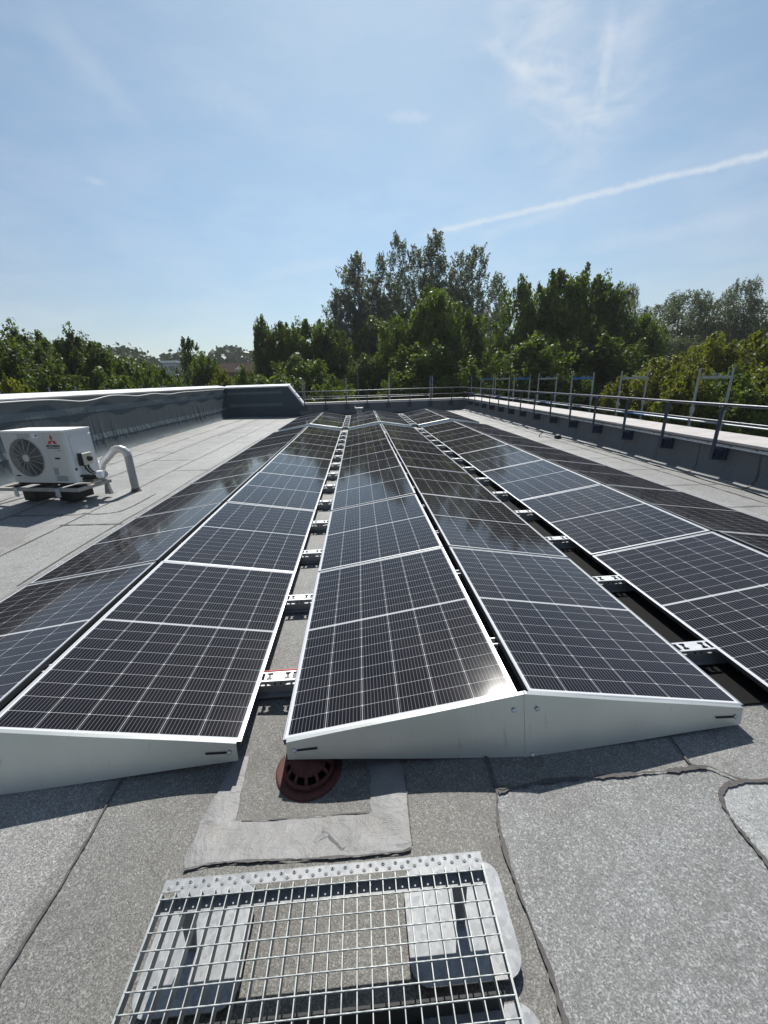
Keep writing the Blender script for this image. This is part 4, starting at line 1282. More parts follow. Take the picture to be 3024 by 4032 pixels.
m = MB(); m.lathe([(0, .001), (.017, .001), (.017, 0)], n=16, M=Matrix.Translation((.628, -.0028, .718)) @ Matrix.Rotation(math.pi / 2, 4, 'X')); m.build('sticker_dot', M_purple, ac)
fbox('faded_print', .925, .995, .488, .504, M_faded)
fbox('handle_recess', .845, .935, .366, .388, M_dark); fbox('handle_recess', .055, .135, .098, .118, M_dark)
fbox('label_plate', .765, .845, .125, .235, M_grey); fbox('label_plate', .775, .975, .028, .112, M_grey)
m = MB(); m.box(.752, .7545, -.001, .001, .005, .755); m.build('panel_joint', M_grey, ac)
# right side: service cover lines, isolator box with rotary knob, cables
m = MB(); m.box(AW + .001, AW + .012, .07, AD - .01, .36, .70); m.build('service_cover', M_acs, ac, .004)
sw = MB(); sw.box(AW + .001, AW + .085, .13, .31, .245, .425); sw = sw.build('isolator_box', simple('isolator_cream', (.56, .54, .44), .5), ac, .008, 2)
m = MB(); m.box(AW + .0012, AW + .083, .118, .1295, .24, .43); m.build('box_flange', M_rubber, ac)
m = MB(); m.lathe([(0, .035), (.034, .035), (.040, .028), (.042, 0)], n=18, M=Matrix.Translation((AW + .086, .235, .335)) @ Matrix.Rotation(math.pi / 2, 4, 'Y')); m.build('knob', M_rubber, sw)
m = MB()
for yy in (.17, .225):
    m.tube(smooth_line3 if False else [(AW + .045, yy, .25), (AW + .05, yy, .19), (AW + .075, yy + .02, .13), (AW + .13, yy + .06, .085), (AW + .20, .30, .07)], .014, 8)
m.build('cable', M_rubber, ac)
m = MB()
for yy, zz in ((.10, .085), (.14, .05), (.12, .025)):
    m.tube([(AW - .01, yy, zz), (AW + .08, yy + .05, zz - .005), (AW + .20, .29, .06)], .020, 8)
m.build('refrigerant_pipe', M_rubber, ac)
m = MB(); m.lathe([(0, .002), (.02, .002), (.02, 0)], n=14, M=Matrix.Translation((AW + .001, .055, .20)) @ Matrix.Rotation(math.pi / 2, 4, 'Y')); m.build('grommet', M_dark, ac)
# base frame and feet
m = MB()
z0, z1 = -.115, -.065
m.box(-.27, AW + .10, -.10, -.05, z0, z1); m.box(-.27, AW + .10, AD + .02, AD + .07, z0, z1)
m.box(-.27, -.22, -.049, AD + .019, z0, z1); m.box(AW + .05, AW + .10, -.049, AD + .019, z0, z1)
m.build('base_frame', M_timber, ac, .003)
m = MB()
m.box(.06, .11, -.09, AD + .03, -.064, -.032); m.box(.78, .83, -.09, AD + .03, -.064, -.032)
m.box(.02, .98, .02, .06, -.031, -.001); m.box(.02, .98, AD - .06, AD - .02, -.031, -.001)
m.build('mounting_rail', M_rubber, ac)
m = MB(); m.add([(AW - .02, AD + .0, -.30), (AW + .10, AD + .0, -.30), (AW + .06, AD + .0, -.12), (AW + .02, AD + .0, -.12), (AW - .02, AD + .05, -.30), (AW + .10, AD + .05, -.30), (AW + .06, AD + .05, -.12), (AW + .02, AD + .05, -.12)], [(0, 1, 2, 3), (7, 6, 5, 4), (0, 4, 5, 1), (1, 5, 6, 2), (2, 6, 7, 3), (3, 7, 4, 0)]); m.build('foot', M_timber, ac)
m = MB()
for x in (.05, .80):
    m.box(x, x + .07, -.112, -.1005, -.20, -.055); m.box(x, x + .07, -.112, -.04, -.0645, -.055)
m.build('frame_clamp', simple('clamp_pale', (.55, .57, .60), .45, .3), ac)
for x in (.03, AW - .42):
    m = MB(); m.box(x, x + .22, .02, AD - .02, -.30, -.116); m.build('support_block', M_rubber, ac, .004)

# ------------------------------------------------------------------ gooseneck pipe from roof to the unit
pz = gz(-3.39, 5.39)
pipe = empty('gooseneck_pipe', (-3.39, 5.39, pz))
tag(pipe, 'grey jacketed gooseneck pipe rising from the roof beside the air conditioner', 'pipe')
PO = Vector((-3.39, 5.39, pz))
acM = Matrix.Translation((-4.865, 4.870, AZ)) @ Matrix.Rotation(math.atan2(-.242, 1.073), 4, 'Z')
endp = acM @ Vector((AW + .16, .27, .075))
def arcp(c, r, a0, a1, n, dirx):
    return [c + dirx * (r * math.cos(R(a0 + (a1 - a0) * k / n))) + Vector((0, 0, r * math.sin(R(a0 + (a1 - a0) * k / n)))) for k in range(n + 1)]
topv = Vector((-3.385, 5.385, .56))
dirx = Vector((1, .05, 0)).normalized()
m = MB(); m.tube([PO - PO, Vector((.0, 0, .3)), topv - PO + Vector((0, 0, .02))], [.062, .060, .060], 18); m.build('riser', M_pvc, pipe)
m = MB(); m.lathe([(.095, 0), (.075, .02), (.064, .06)], n=18); m.build('collar', M_bitumen, pipe)
cen = topv - dirx * .125
arc = arcp(cen, .125, 0, 128, 5, dirx)
m = MB()
m.tube([p - PO for p in arc], .064, 16, smooth=False); m.build('bend', simple('jacket_pale', (.44, .44, .42), .45, .3, (8, .2)), pipe)
p1 = arc[-1]
p2 = Vector((-3.80, 5.33, .455)); p3 = Vector((-3.875, 5.31, .25)); p4 = Vector((-3.90, 5.285, .19))
M_jacket = simple('jacket_aluminium', (.50, .51, .54), .36, .7, (10, .15))
m = MB(); m.tube([p1 - PO, p2 - PO], .058, 16); m.build('jacket', M_jacket, pipe)
m = MB(); m.tube([p2 - PO, p3 - PO], .060, 16); m.build('jacket', M_jacket, pipe)
m = MB(); m.tube([p3 - PO, p3.lerp(p4, .5) + Vector((-.005, 0, -.01)) - PO, p4 - PO + Vector((-.04, -.02, -.03)), endp - PO + Vector((.06, 0, 0))], .062, 14, smooth=False); m.build('elbow', M_jacket, pipe)
m = MB(); m.tube([endp - PO + Vector((.07, 0, 0)), endp - PO + Vector((-.02, 0, 0))], .062, 16); m.build('end_sleeve', M_white, pipe)
for a, b_ in ((p1, p2), (p2, p3)):
    m = MB(); d = (b_ - a).normalized(); c0 = b_ - d * .008; m.tube([c0 - PO, c0 + d * .016 - PO], .066, 16); m.build('band', M_zinc, pipe)

# ------------------------------------------------------------------ vent, rod, small cables
vent = empty('roof_vent', (.525, 19.3, gz(.5, 19.3)))
tag(vent, 'small square roof vent with a pale lid at the far end', 'vent')
m = MB(); m.box(-.13, .13, -.13, .13, 0, .30); m.build('shaft', simple('vent_grey', (.30, .28, .26), .8, 0, (14, .3)), vent, .01)
m = MB(); m.box(-.20, .20, -.2, .2, .36, .395); m.box(-.215, -.19, -.2, .2, .3955, .47); m.build('lid', M_capmetal, vent, .004)
m = MB()
for x in (-.10, .10):
    for y in (-.1, .1): m.box(x - .012, x + .012, y - .012, y + .012, .30, .36)
m.build('spacer', M_zinc, vent)
m = MB(); m.tube([(.53, 20.4, .60), (.53, 20.4, 1.6), (.53, 20.4, 2.42)], [.012, .009, .006], 6); m.box(.48, .58, 20.35, 20.45, .601, .625)
tag(m.build('lightning_rod', M_scaf), 'thin lightning rod standing on the far parapet cap', 'lightning rod')
m = MB()
z0 = gz(5.8, 8.9)
m.tube([(5.50, 9.30, z0), (5.49, 9.29, z0 + .05), (5.52, 9.27, z0 + .10), (5.57, 9.25, z0 + .125)], .012, 6)
tag(m.build('cable_stub', M_rubber), 'black cable end curling up from the roof strip by the railing', 'cable')
m = MB()
m.tube([(5.52, 9.27, z0 + .02), (5.6, 9.2, z0 + .035), (5.66, 9.12, z0 + .012), (5.74, 9.05, z0 + .03), (5.8, 8.98, z0 + .012)], .006, 6)
tag(m.build('thin_wire', M_scaf), 'thin grey wire lying between the cable end and the black block', 'wire')
blk = MB(); blk.prism([(-.07, -.06), (.07, -.06), (.06, .06), (-.06, .06)], 0, .09)
o = blk.build('rubber_block', M_rubber, None, .012, 2); o.location = (5.83, 8.93, z0 + .002); o.rotation_euler = (0, 0, .4)
tag(o, 'small black rubber block on the roof strip by the railing', 'block')

# ------------------------------------------------------------------ trees
def leaf_mat(name, c0, c1, trans, gloss=0.5):
    m = bpy.data.materials.new(name); m.use_nodes = True; nt = m.node_tree; b = nt.nodes['Principled BSDF']
    at = N(nt, 'ShaderNodeAttribute', attribute_name='tone')
    oi = N(nt, 'ShaderNodeObjectInfo')
    f = MATH(nt, 'ADD', MATH(nt, 'MULTIPLY', at.outputs['Fac'], .8), MATH(nt, 'MULTIPLY', oi.outputs['Random'], .2))
    c = MIX(nt, f, c0, c1)
    nt.links.new(c, b.inputs['Base Color'])
    b.inputs['Roughness'].default_value = gloss
    b.inputs['Specular IOR Level'].default_value = 0.28
    tr = N(nt, 'ShaderNodeBsdfTranslucent')
    k = N(nt, 'ShaderNodeVectorMath', operation='MULTIPLY'); nt.links.new(c, k.inputs[0]); k.inputs[1].default_value = (1.5, 1.7, .7)
    nt.links.new(k.outputs[0], tr.inputs[0])
    mx = N(nt, 'ShaderNodeMixShader'); mx.inputs[0].default_value = trans
    nt.links.new(b.outputs[0], mx.inputs[1]); nt.links.new(tr.outputs[0], mx.inputs[2])
    nt.links.new(mx.outputs[0], nt.nodes['Material Output'].inputs[0])
    return m
L_oak = leaf_mat('oak_leaves', (.054, .080, .015), (.130, .165, .032), .40)
L_oakd = leaf_mat('dark_oak_leaves', (.044, .062, .015), (.100, .125, .032), .40)
L_pop = leaf_mat('poplar_leaves', (.066, .082, .058), (.135, .155, .118), .30)
L_bir = leaf_mat('birch_leaves', (.070, .085, .055), (.12, .135, .09), .32)
L_yel = leaf_mat('yellowing_leaves', (.080, .098, .016), (.195, .180, .030), .42)
L_far = leaf_mat('far_leaves', (.028, .044, .020), (.052, .068, .032), .15)
M_bark = simple('bark', (.085, .07, .055), .9, 0, (12, .35))

def leaves_mesh(name, pos, nrm, size, aspect, tone, material):
    """n diamond leaves, folded slightly along the midrib"""
    n = len(pos)
    t = rng.normal(size=(n, 3)); t -= nrm * (t * nrm).sum(1, keepdims=True); t /= np.linalg.norm(t, axis=1, keepdims=True)
    s = np.cross(nrm, t)
    sz = (size * rng.uniform(.6, 1.35, n))[:, None]
    a = pos - t * sz * .5; c = pos + t * sz * .5
    b = pos + s * sz * aspect * .5 + nrm * sz * .10; d = pos - s * sz * aspect * .5 + nrm * sz * .10
    co = np.stack([a, b, c, d], 1).reshape(-1, 3)
    me = bpy.data.meshes.new(name)
    me.vertices.add(4 * n); me.vertices.foreach_set('co', co.ravel())
    me.loops.add(4 * n); me.loops.foreach_set('vertex_index', np.arange(4 * n, dtype=np.int32))
    me.polygons.add(n); me.polygons.foreach_set('loop_start', np.arange(0, 4 * n, 4, dtype=np.int32))
    me.polygons.foreach_set('loop_total', np.full(n, 4, dtype=np.int32))
    at = me.attributes.new('tone', 'FLOAT', 'FACE'); at.data.foreach_set('value', tone.astype(np.float32))
    me.materials.append(material)
    me.update(calc_edges=True); me.validate()
    return me
def unit(v): return v / np.maximum(1e-9, np.linalg.norm(v, axis=-1, keepdims=True))

HW = {'oak': 1.35, 'oakd': 1.35, 'yellow': 1.15, 'bush': 1.2, 'poplar': 2.2, 'birch': 1.7, 'cone': 1.3}
def make_crown(kind, seed):
    """unit sized crown: 1 m wide (x,y), z from 0 to 1; returns mesh + limb tips"""
    global rng
    rng = np.random.default_rng(seed)
    P, Nn, T = [], [], []
    tips = []
    H = HW[kind]
    def tuft(c, rad, dens, zs=1.1, up=.35, tone=.2):
        nl = max(8, int(dens * rad * rad))
        d = unit(rng.normal(size=(nl, 3)))
        r = rng.uniform(.15, 1.0, nl) ** .55
        P.append(c + d * r[:, None] * rad * np.array([1.0, 1.0, zs]))
        Nn.append(unit(d * .45 + rng.normal(size=(nl, 3)) * .6 + np.array([0, 0, up])))
        T.append(np.clip(rng.normal(.5, tone) + rng.normal(0, .2, nl), 0, 1))
    def shoot(c, dirn, L, wd, nl):
        t = rng.uniform(0, 1, nl)
        p = c + np.array(dirn) * (t * L)[:, None] + rng.normal(0, wd, (nl, 3)) * (1.35 - t)[:, None]
        P.append(p); Nn.append(unit(rng.normal(size=(nl, 3)) + np.array([0, 0, .2]))); T.append(np.clip(rng.normal(.55, .22, nl), 0, 1))
    if kind in ('oak', 'oakd', 'yellow', 'bush', 'cone'):
        nlead = {'oak': 34, 'oakd': 34, 'yellow': 30, 'bush': 22, 'cone': 22}[kind]
        # boughs: each a rising limb carrying tufts, so the outline breaks into lobes
        for i in range(nlead):
            a = i * 2.39996 + rng.normal(0, .25)
            z0 = rng.uniform(.0, .74); reach = rng.uniform(.26, .48)
            if kind == 'cone': reach = .46 * (1 - z0) + .05
            rise = rng.uniform(.08, .30) * (1.1 - .5 * z0)
            ztop = min(1.0, z0 + rise)
            nt_ = int(rng.integers(6, 10))
            for q in range(nt_):
                t = (q + rng.uniform(.2, 1)) / nt_
                rr = reach * t ** .8
                prof = (1 - max(0, ((z0 + rise * t) - .40) / .62) ** 2.0)
                rr *= max(.25, prof) ** .5
                c = np.array([rr * math.cos(a + .4 * (rng.random() - .5)), rr * math.sin(a + .4 * (rng.random() - .5)), (z0 + rise * t) * H])
                c += rng.normal(0, .022, 3)
                tips.append(np.array([c[0], c[1], c[2] / H]))
                tuft(c, rng.uniform(.050, .095), 11500)
            shoot(c, (math.cos(a) * .25, math.sin(a) * .25, 1), rng.uniform(.04, .10), .018, 60)
        for i in range(46):                       # body fill
            a = rng.uniform(0, 6.28); z = rng.uniform(.02, .86)
            rr = .36 * rng.uniform(0, 1) ** .5 * (1 - max(0, (z - .45) / .6) ** 2) ** .5
            if kind == 'cone': rr = .40 * (1 - z) * rng.uniform(0, 1) ** .5
            c = np.array([rr * math.cos(a), rr * math.sin(a), z * H]); tips.append(np.array([c[0], c[1], z]))
            tuft(c, rng.uniform(.05, .09), 9000)
        ndome = 0 if kind == 'cone' else 85
        for i in range(ndome):                    # leafy outer dome
            z = 1 - .62 * rng.uniform(0, 1) ** 1.1
            a = rng.uniform(0, 6.28)
            lob = 1 + .13 * math.sin(3 * a + seed) + .10 * math.sin(5 * a + 2 * seed + z * 9)
            rr = .47 * lob * max(0, 1 - (max(0, z - .42) / .56) ** 2.3) ** .5 * rng.uniform(.35, 1) ** .5
            zz = z * (1 - .10 * abs(math.sin(2.5 * a + seed)) * (z > .7)) - .03
            c = np.array([rr * math.cos(a), rr * math.sin(a), zz * H]); tips.append(np.array([c[0], c[1], zz]))
            tuft(c, rng.uniform(.050, .088), 11500)
            if rng.random() < .3: shoot(c, (math.cos(a) * .5, math.sin(a) * .5, .8), rng.uniform(.05, .10), .016, 40)
        for i in range(9):                        # leading shoots at the top
            a = rng.uniform(0, 6.28); rr = .13 * rng.uniform(0, 1)
            c = np.array([rr * math.cos(a), rr * math.sin(a), (.90 - rr * .6) * H])
            tuft(c, rng.uniform(.035, .055), 13500); shoot(c, (math.cos(a) * .2, math.sin(a) * .2, 1), rng.uniform(.05, .10), .016, 50)
        size, asp = .0330, .66
    elif kind == 'poplar':
        lobes = [(rng.uniform(0, 6.28), rng.uniform(.06, .30), rng.uniform(.74, 1.0), rng.uniform(.15, .23)) for _ in range(7)]
        lobes[0] = (0.0, 0.03, 1.0, .20)
        for a0, r0, zt, wd in lobes:              # rounded, upswept lobes
            cx_, cy_ = r0 * math.cos(a0), r0 * math.sin(a0)
            z0 = zt - rng.uniform(.45, .7)
            for q in range(76):
                t = rng.uniform(0, 1) ** .8
                a = rng.uniform(0, 6.28)
                w_ = wd * (math.sin(math.pi * min(1, t * .86 + .10)) ** .75) * rng.uniform(.25, 1) ** .5
                c = np.array([cx_ + w_ * math.cos(a), cy_ + w_ * math.sin(a), max(0.01, z0 + (zt - z0) * t) * H])
                if q % 4 == 0: tips.append(np.array([c[0], c[1], c[2] / H]))
                tuft(c, rng.uniform(.030, .060), 10500, 1.2, .1, .26)
                if rng.random() < .7:
                    shoot(c, (math.cos(a) * .55, math.sin(a) * .55, .8), rng.uniform(.05, .12), .011, 26)
        for i in range(50):
            a = rng.uniform(0, 6.28); z = rng.uniform(.02, .6); rr = .40 * rng.uniform(0, 1) ** .5
            c = np.array([rr * math.cos(a), rr * math.sin(a), z * H]); tips.append(np.array([c[0], c[1], z]))
            tuft(c, rng.uniform(.05, .09), 8000, 1.3, .1, .26)
        size, asp = .0240, .62
    elif kind == 'birch':
        for i in range(230):
            z = rng.uniform(.05, .97)
            prof = (1 - max(0, (z - .45) / .56) ** 1.7) ** .6
            a = rng.uniform(0, 2 * math.pi); rr = .44 * prof * rng.uniform(0, 1) ** .45
            c = np.array([rr * math.cos(a), rr * math.sin(a), z * H]); tips.append(np.array([c[0], c[1], z]))
            for q in range(6):
                nl = 22; L = rng.uniform(.07, .18)
                t = rng.uniform(0, 1, nl)
                out = np.array([math.cos(a), math.sin(a), 0]) * rng.uniform(.0, .06) + rng.normal(0, .03, 3)
                p = c + out + np.stack([out[0] * t * .8 + .03 * t, out[1] * t * .8, -t * t * L], 1) + rng.normal(0, .009, (nl, 3))
                P.append(p); Nn.append(unit(rng.normal(size=(nl, 3)) + np.array([0, 0, .1]))); T.append(np.clip(rng.normal(.5, .2) + rng.normal(0, .2, nl), 0, 1))
        for i in range(12):
            a = rng.uniform(0, 6.28); rr = rng.uniform(0, .22)
            shoot(np.array([rr * math.cos(a), rr * math.sin(a), (.93 - rr * .5) * H]), (.35, 0, 1), rng.uniform(.06, .14), .014, 40)
        size, asp = .021, .5
    P = np.concatenate(P); Nn = np.concatenate(Nn); T = np.concatenate(T)
    P[:, 2] *= H / np.percentile(P[:, 2], 99.7)      # the crown's top is where the unit box ends
    mt = {'oak': L_oak, 'oakd': L_oakd, 'yellow': L_yel, 'bush': L_oak, 'poplar': L_pop, 'birch': L_bir, 'cone': L_oakd}[kind]
    me = leaves_mesh('crown', P, Nn, size, asp, T, mt)
    return me, tips
def make_trunk(kind, tips, seed):
    H = HW[kind]
    """trunk and limbs in the crown's unit frame (z 0..1 is the crown, trunk goes below)"""
    random.seed(seed)
    m = MB()
    base = -1.0
    m.tube([(0, 0, base), (.01, 0, base * .5), (0, .01, 0), (-.005, 0, .35), (.005, 0, .72)], [.038, .030, .026, .017, .006], 7)
    sel = random.sample(tips, min(len(tips), 34 if kind != 'poplar' else 30))
    for c in sel:
        z0 = max(-.1, min(.62, c[2] * .55 - .12 + random.uniform(-.05, .05)))
        b_ = Vector((0, 0, z0)); e = Vector(c); mid = b_.lerp(e, .5) + Vector((0, 0, -.03 if kind != 'poplar' else -.05))
        r0 = .010 * (1 - .6 * max(0, z0))
        m.tube([b_, mid, e], [r0, r0 * .6, r0 * .2], 5, caps=False)
    m.v = [(x, y, z * H) for x, y, z in m.v]
    return m.mesh('trunk', M_bark)
LIB = {}
for kind, cnt in (('oak', 3), ('oakd', 2), ('poplar', 3), ('birch', 2), ('yellow', 2), ('bush', 2), ('cone', 1)):
    LIB[kind] = []
    for q in range(cnt):
        me, tips = make_crown(kind, 100 + 17 * q + len(kind) * 5)
        LIB[kind].append((me, make_trunk(kind, tips, q + 3)))
rng = np.random.default_rng(99)
random.seed(11)
CNT = {}
DPX = 3024 / 1659
def tree(u, v, wpx, Y, kind, label, zlow=-3.0, cat='tree', group='trees standing beyond the roof', depth=1.0, name=None):
    """crown top where the photo shows it, Y metres away along the roof"""
    d = pix_dir(u, v); t = (Y - CAMP.y) / d.y; p = CAMP + d * t
    depthz = (p - CAMP).dot(_f)
    w = wpx * DPX / 1549.2 * depthz * {'oak': 1.2, 'oakd': 1.2, 'yellow': 1.15, 'bush': 1.2, 'poplar': 1.45, 'birch': 1.45, 'cone': 1.1}[kind]
    k = CNT.get(kind, 0); CNT[kind] = k + 1
    me, tk = LIB[kind][k % len(LIB[kind])]
    h = p.z - zlow
    root = empty(name or {'oak': 'oak_tree', 'oakd': 'oak_tree', 'poplar': 'poplar_tree', 'birch': 'birch_tree', 'yellow': 'maple_tree', 'bush': 'leafy_shrub', 'cone': 'linden_tree'}[kind], (p.x, p.y, -9), (0, 0, random.uniform(0, 6.28)))
    tag(root, label, cat, group)
    c = bpy.data.objects.new('crown', me); COL.objects.link(c); c.parent = root; c.location = (0, 0, zlow + 9); c.scale = (w, w * depth, h / HW[kind])
    s = bpy.data.objects.new('trunk', tk); COL.objects.link(s); s.parent = root; s.location = (0, 0, zlow + 9)
    s.scale = (w, w * depth, h / HW[kind])
    return root
T = tree
# left: dark oaks behind the tall parapet
T(-40, 712, 190, 21, 'oakd', 'dark oak at the left picture edge behind the parapet')
T(25, 714, 150, 24, 'oakd', 'broad dark oak with flat top, behind the air conditioner')
T(82, 722, 90, 29, 'oakd', 'ragged dark oak just left of the tallest left tree')
T(148, 720, 120, 27, 'oakd', 'tallest dark oak in the left tree group')
T(208, 748, 120, 24, 'oakd', 'dark oak where the left tree group slopes down')
T(262, 775, 120, 26, 'oak', 'rounded green oak at the end of the left slope', zlow=-4)
T(310, 783, 110, 30, 'bush', 'low green tree left of the pale distant building', zlow=-4)
T(352, 800, 90, 27, 'bush', 'low bushy tree in front of the pale distant building', zlow=-4)
T(404, 733, 125, 34, 'cone', 'pointed single tree right of the pale distant building')
T(440, 772, 90, 30, 'oak', 'light green tree beside the pointed single tree', zlow=-4)
T(482, 800, 80, 27, 'yellow', 'low yellowish tree in front of the brick building', zlow=-4)
T(525, 798, 80, 25, 'bush', 'low leafy tree near the sloping wall end, before the brick building', zlow=-4)
T(15, 822, 110, 15, 'yellow', 'low yellow green tree at the left edge close behind the parapet', zlow=-4)
T(120, 795, 150, 19, 'oakd', 'low dark tree filling the gap under the left oaks', zlow=-4)
T(215, 808, 150, 20, 'oak', 'low green tree right of the low dark one, behind the parapet', zlow=-4)
# centre
T(566, 688, 62, 33, 'oakd', 'slim dark tree with a spiky top beside the brick building')
T(608, 700, 90, 34, 'oak', 'green tree right of the slim spiky one')
T(660, 696, 110, 33, 'oak', 'green tree in the middle of the lower centre left group')
T(712, 702, 110, 34, 'oakd', 'dark green tree left below the tall poplars')
T(640, 775, 170, 28, 'oak', 'wide low tree behind the left end of the far railing', zlow=-4)
T(760, 553, 118, 46, 'poplar', 'silvery poplar at the left end of the tall group')
T(812, 556, 110, 48, 'poplar', 'silvery poplar second from left in the tall group')
T(862, 513, 95, 47, 'poplar', 'slender tall poplar left of the tallest one')
T(938, 507, 120, 46, 'poplar', 'tallest silvery poplar in the middle of the tall group')
T(990, 548, 95, 48, 'poplar', 'silvery poplar just right of the tallest one')
T(1036, 534, 105, 46, 'poplar', 'silvery poplar at the right end of the tall group')
T(735, 628, 100, 44, 'poplar', 'shorter poplar leaning out at the left foot of the tall group')
T(1080, 600, 80, 50, 'poplar', 'faint thin poplar between the tall group and the right oak')
T(800, 690, 130, 42, 'oakd', 'very dark tree in the hollow below the tall poplars')
T(880, 680, 160, 43, 'oakd', 'dark tree right of the hollow below the poplars')
T(936, 628, 130, 30, 'oak', 'bright green oak standing before the tall poplars')
T(862, 692, 110, 30, 'oak', 'bright green oak left of the one before the poplars')
T(1012, 680, 110, 30, 'oak', 'bright green oak right of the one before the poplars')
T(905, 745, 180, 27, 'oak', 'low wide oak behind the middle of the far railing', zlow=-4)
T(785, 770, 110, 30, 'oakd', 'low dark tree behind the roof vent', zlow=-4)
T(1000, 780, 140, 26, 'oak', 'low green oak behind the far right railing corner', zlow=-4)
T(720, 815, 120, 25, 'bush', 'low shrub behind the far railing left of the roof vent', zlow=-5)
T(850, 808, 110, 25, 'bush', 'low sunny shrub behind the far railing right of the roof vent', zlow=-5)
# right
T(1128, 611, 120, 32, 'oak', 'left lobe oak of the big green group on the right')
T(1214, 588, 150, 31, 'oak', 'tallest oak of the big green group on the right')
T(1292, 600, 120, 32, 'oak', 'oak right of the tallest in the big green group')
T(1335, 628, 120, 31, 'oak', 'oak at the right shoulder of the big green group')
T(1390, 682, 110, 31, 'oak', 'lower oak at the right foot of the big green group')
T(1160, 730, 190, 27, 'oak', 'lower oak under the left side of the big green group', zlow=-4)
T(1290, 720, 210, 27, 'oakd', 'dark lower tree under the middle of the big green group', zlow=-4)
T(1364, 616, 46, 44, 'birch', 'thin drooping birch peeking over the big green group')
T(1432, 658, 120, 41, 'birch', 'grey green birch right of the big green group')
T(1494, 630, 110, 42, 'birch', 'tall grey green birch in the right background row')
T(1552, 646, 110, 42, 'birch', 'grey green birch between the two tall ones on the right')
T(1606, 607, 85, 42, 'birch', 'windblown tall birch near the right picture edge')
T(1662, 645, 110, 41, 'birch', 'grey green birch at the right picture edge')
T(1460, 730, 170, 36, 'birch', 'shady birch below the right background row')
T(1590, 740, 170, 36, 'birch', 'shady birch low at the right behind the yellow trees')
T(1538, 726, 130, 21, 'yellow', 'tall yellowing maple behind the near scaffold frames')
T(1640, 722, 140, 20, 'yellow', 'tall yellowing maple at the right picture edge')
T(1432, 776, 140, 21, 'yellow', 'yellow green maple left of the near scaffold frames')
T(1350, 815, 110, 22, 'yellow', 'low yellow green maple beside the dark lower trees', zlow=-4)
T(1490, 800, 130, 18, 'yellow', 'low yellow maple behind the near railing posts', zlow=-4)
T(1590, 800, 160, 17, 'oak', 'dark green low tree behind the near railing', zlow=-4)
T(1700, 780, 180, 17, 'yellow', 'yellow maple cut by the right picture edge', zlow=-4)
T(1100, 800, 160, 28, 'oakd', 'dark low tree behind the right railing far end', zlow=-4)
T(1230, 805, 150, 25, 'oak', 'low green tree behind the middle of the right railing', zlow=-4)

# distant woods: one mass on the horizon
rngw = np.random.default_rng(5)
P, Nn, Tt = [], [], []
for i in range(5200):
    az = rngw.uniform(-62, 62); r_ = rngw.uniform(150, 260)
    x = r_ * math.sin(R(az)); y = r_ * math.cos(R(az))
    hgt = 1.65 + r_ * math.tan(R(3.3 + .5 * math.sin(az * .35) + .5 * math.sin(az * 1.1 + 1))) * rngw.uniform(.90, 1.03)
    for q in range(4):
        nl = 9
        z = hgt - (hgt + 4) * rngw.uniform(0, 1) ** 1.4
        P.append(np.array([x, y, z]) + rngw.normal(size=(nl, 3)) * np.array([1.5, 1.5, 1.1])); Nn.append(unit(rngw.normal(size=(nl, 3)) + np.array([0, -.2, .4]))); Tt.append(np.clip(rngw.normal(.5, .25) + rngw.normal(0, .15, nl), 0, 1))
P = np.concatenate(P); Nn = np.concatenate(Nn); Tt = np.concatenate(Tt)
me = leaves_mesh('distant_woods', P, Nn, 1.9, .8, Tt, L_far)
o = bpy.data.objects.new('distant_woods', me); COL.objects.link(o)
tag(o, 'distant wooded skyline beyond the left parapet', 'woods', kind='stuff')

# ------------------------------------------------------------------ distant buildings
def at(u, v, Y):
    d = pix_dir(u, v); return CAMP + d * ((Y - CAMP.y) / d.y)
M_brick = simple('dark_red_brick', (.075, .030, .026), 1.0, 0, (3, .25), 0.05)
M_tile = simple('roof_tile_brown', (.034, .014, .012), 1.0, 0, (2, .3), 0.05)
M_glass = simple('window_glass', (.03, .035, .045), .1)
M_pale = simple('pale_blue_cladding', (.24, .28, .34), .6, 0, (.5, .1))
a, b_ = at(468, 782, 95), at(547, 784, 95)
bd = empty('brick_building', ((a.x + b_.x) / 2, 97, -9))
tag(bd, 'dark red brick building seen between the trees on the left', 'building')
w = (b_.x - a.x) / 2 + 3; ht = a.z + 9
m = MB(); m.box(-w, w, 0, 14, 0, ht - 2.2); m.build('wall', M_brick, bd)
m = MB()
m.add([(-w - .3, -.3, ht - 2.2), (w + .3, -.3, ht - 2.2), (w + .3, 6, ht), (-w - .3, 6, ht), (w + .3, 14.3, ht - 2.2), (-w - .3, 14.3, ht - 2.2)], [(0, 1, 2, 3), (3, 2, 4, 5), (0, 3, 5), (1, 4, 2)])
m.build('roof', M_tile, bd)
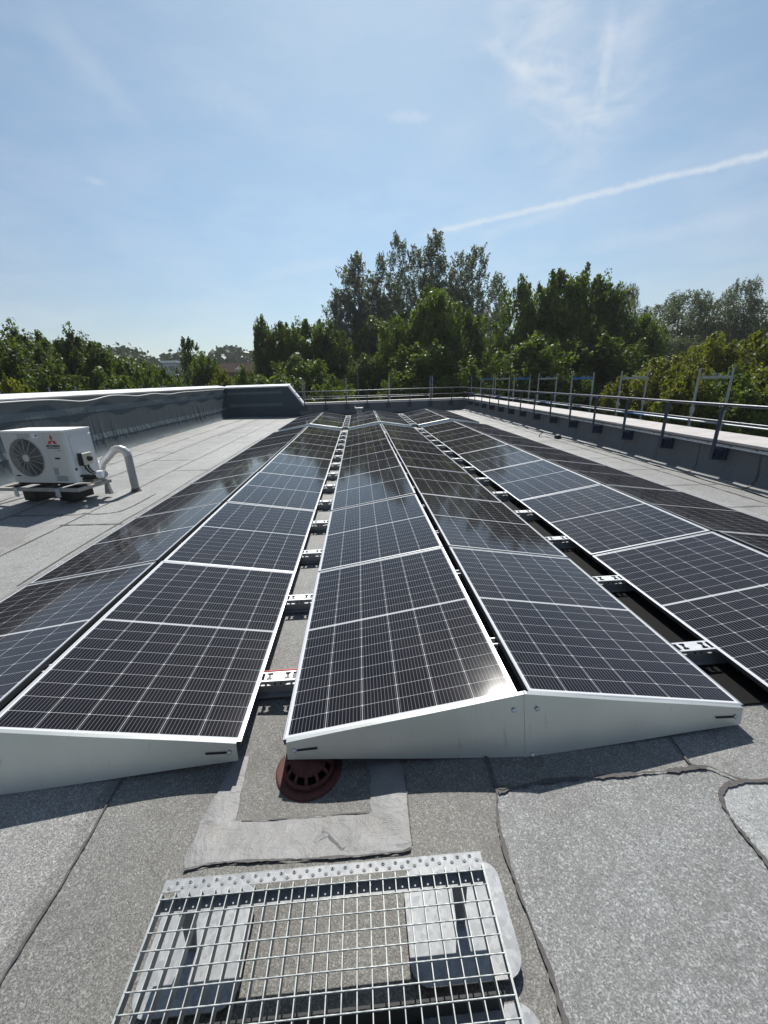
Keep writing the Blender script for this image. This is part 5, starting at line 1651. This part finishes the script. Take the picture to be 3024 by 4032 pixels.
for x in (-w * .55, -w * .05, w * .5):
    f = MB(); f.box(x - 1, x + 1, -.08, -.002, ht - 5.2, ht - 3.4); f = f.build('window', M_pale, bd)
    g = MB(); g.box(x - .85, x + .85, -.12, -.081, ht - 5.05, ht - 3.55); g.build('pane', M_glass, f)
sk = MB(); sk.add([(-w * .2, 1.5, ht - 1.55), (w * .15, 1.5, ht - 1.55), (-w * .02, 2.6, ht - .6), (-w * .2, 1.5, ht - 1.75), (w * .15, 1.5, ht - 1.75), (-w * .02, 3.0, ht - 1.0)], [(0, 1, 2), (0, 3, 4, 1), (1, 4, 5, 2), (2, 5, 3, 0)]); sk.build('skylight', simple('skylight_pink', (.30, .23, .22), .4), bd)
a, b_ = at(343, 783, 120), at(372, 783, 120)
bp = empty('apartment_block', ((a.x + b_.x) / 2, 122, -9))
tag(bp, 'pale blue flat roofed block just above the left treetops', 'building')
w = (b_.x - a.x) / 2; ht = a.z + 9
m = MB(); m.box(-w, w, 0, 10, 0, ht); m.build('wall', M_pale, bp)
m = MB(); m.box(-w - .3, w + .3, -.3, 10.3, ht + .002, ht + .5); m.build('roof_edge', M_capmetal, bp)
for lv in range(3):
    for x in (-w * .55, w * .05, w * .6):
        f = MB(); f.box(x - .55, x + .55, -.06, -.002, ht - 2.3 - 3 * lv, ht - .8 - 3 * lv); f = f.build('window', M_capmetal, bp)
        g = MB(); g.box(x - .45, x + .45, -.1, -.061, ht - 2.2 - 3 * lv, ht - .9 - 3 * lv); g.build('pane', M_glass, f)

# ------------------------------------------------------------------ hazy summer air
hm = bpy.data.materials.new('haze_air'); hm.use_nodes = True; nt = hm.node_tree; nt.nodes.clear()
ho = N(nt, 'ShaderNodeOutputMaterial'); pv = N(nt, 'ShaderNodeVolumePrincipled')
pv.inputs['Color'].default_value = (.90, .95, 1.0, 1); pv.inputs['Density'].default_value = 0.0004; pv.inputs['Anisotropy'].default_value = 0.35
nt.links.new(pv.outputs[0], ho.inputs['Volume'])
mb = MB(); mb.box(-420, 420, -30, 420, -10.2, 45)
tag(mb.build('haze', hm), kind='stuff')
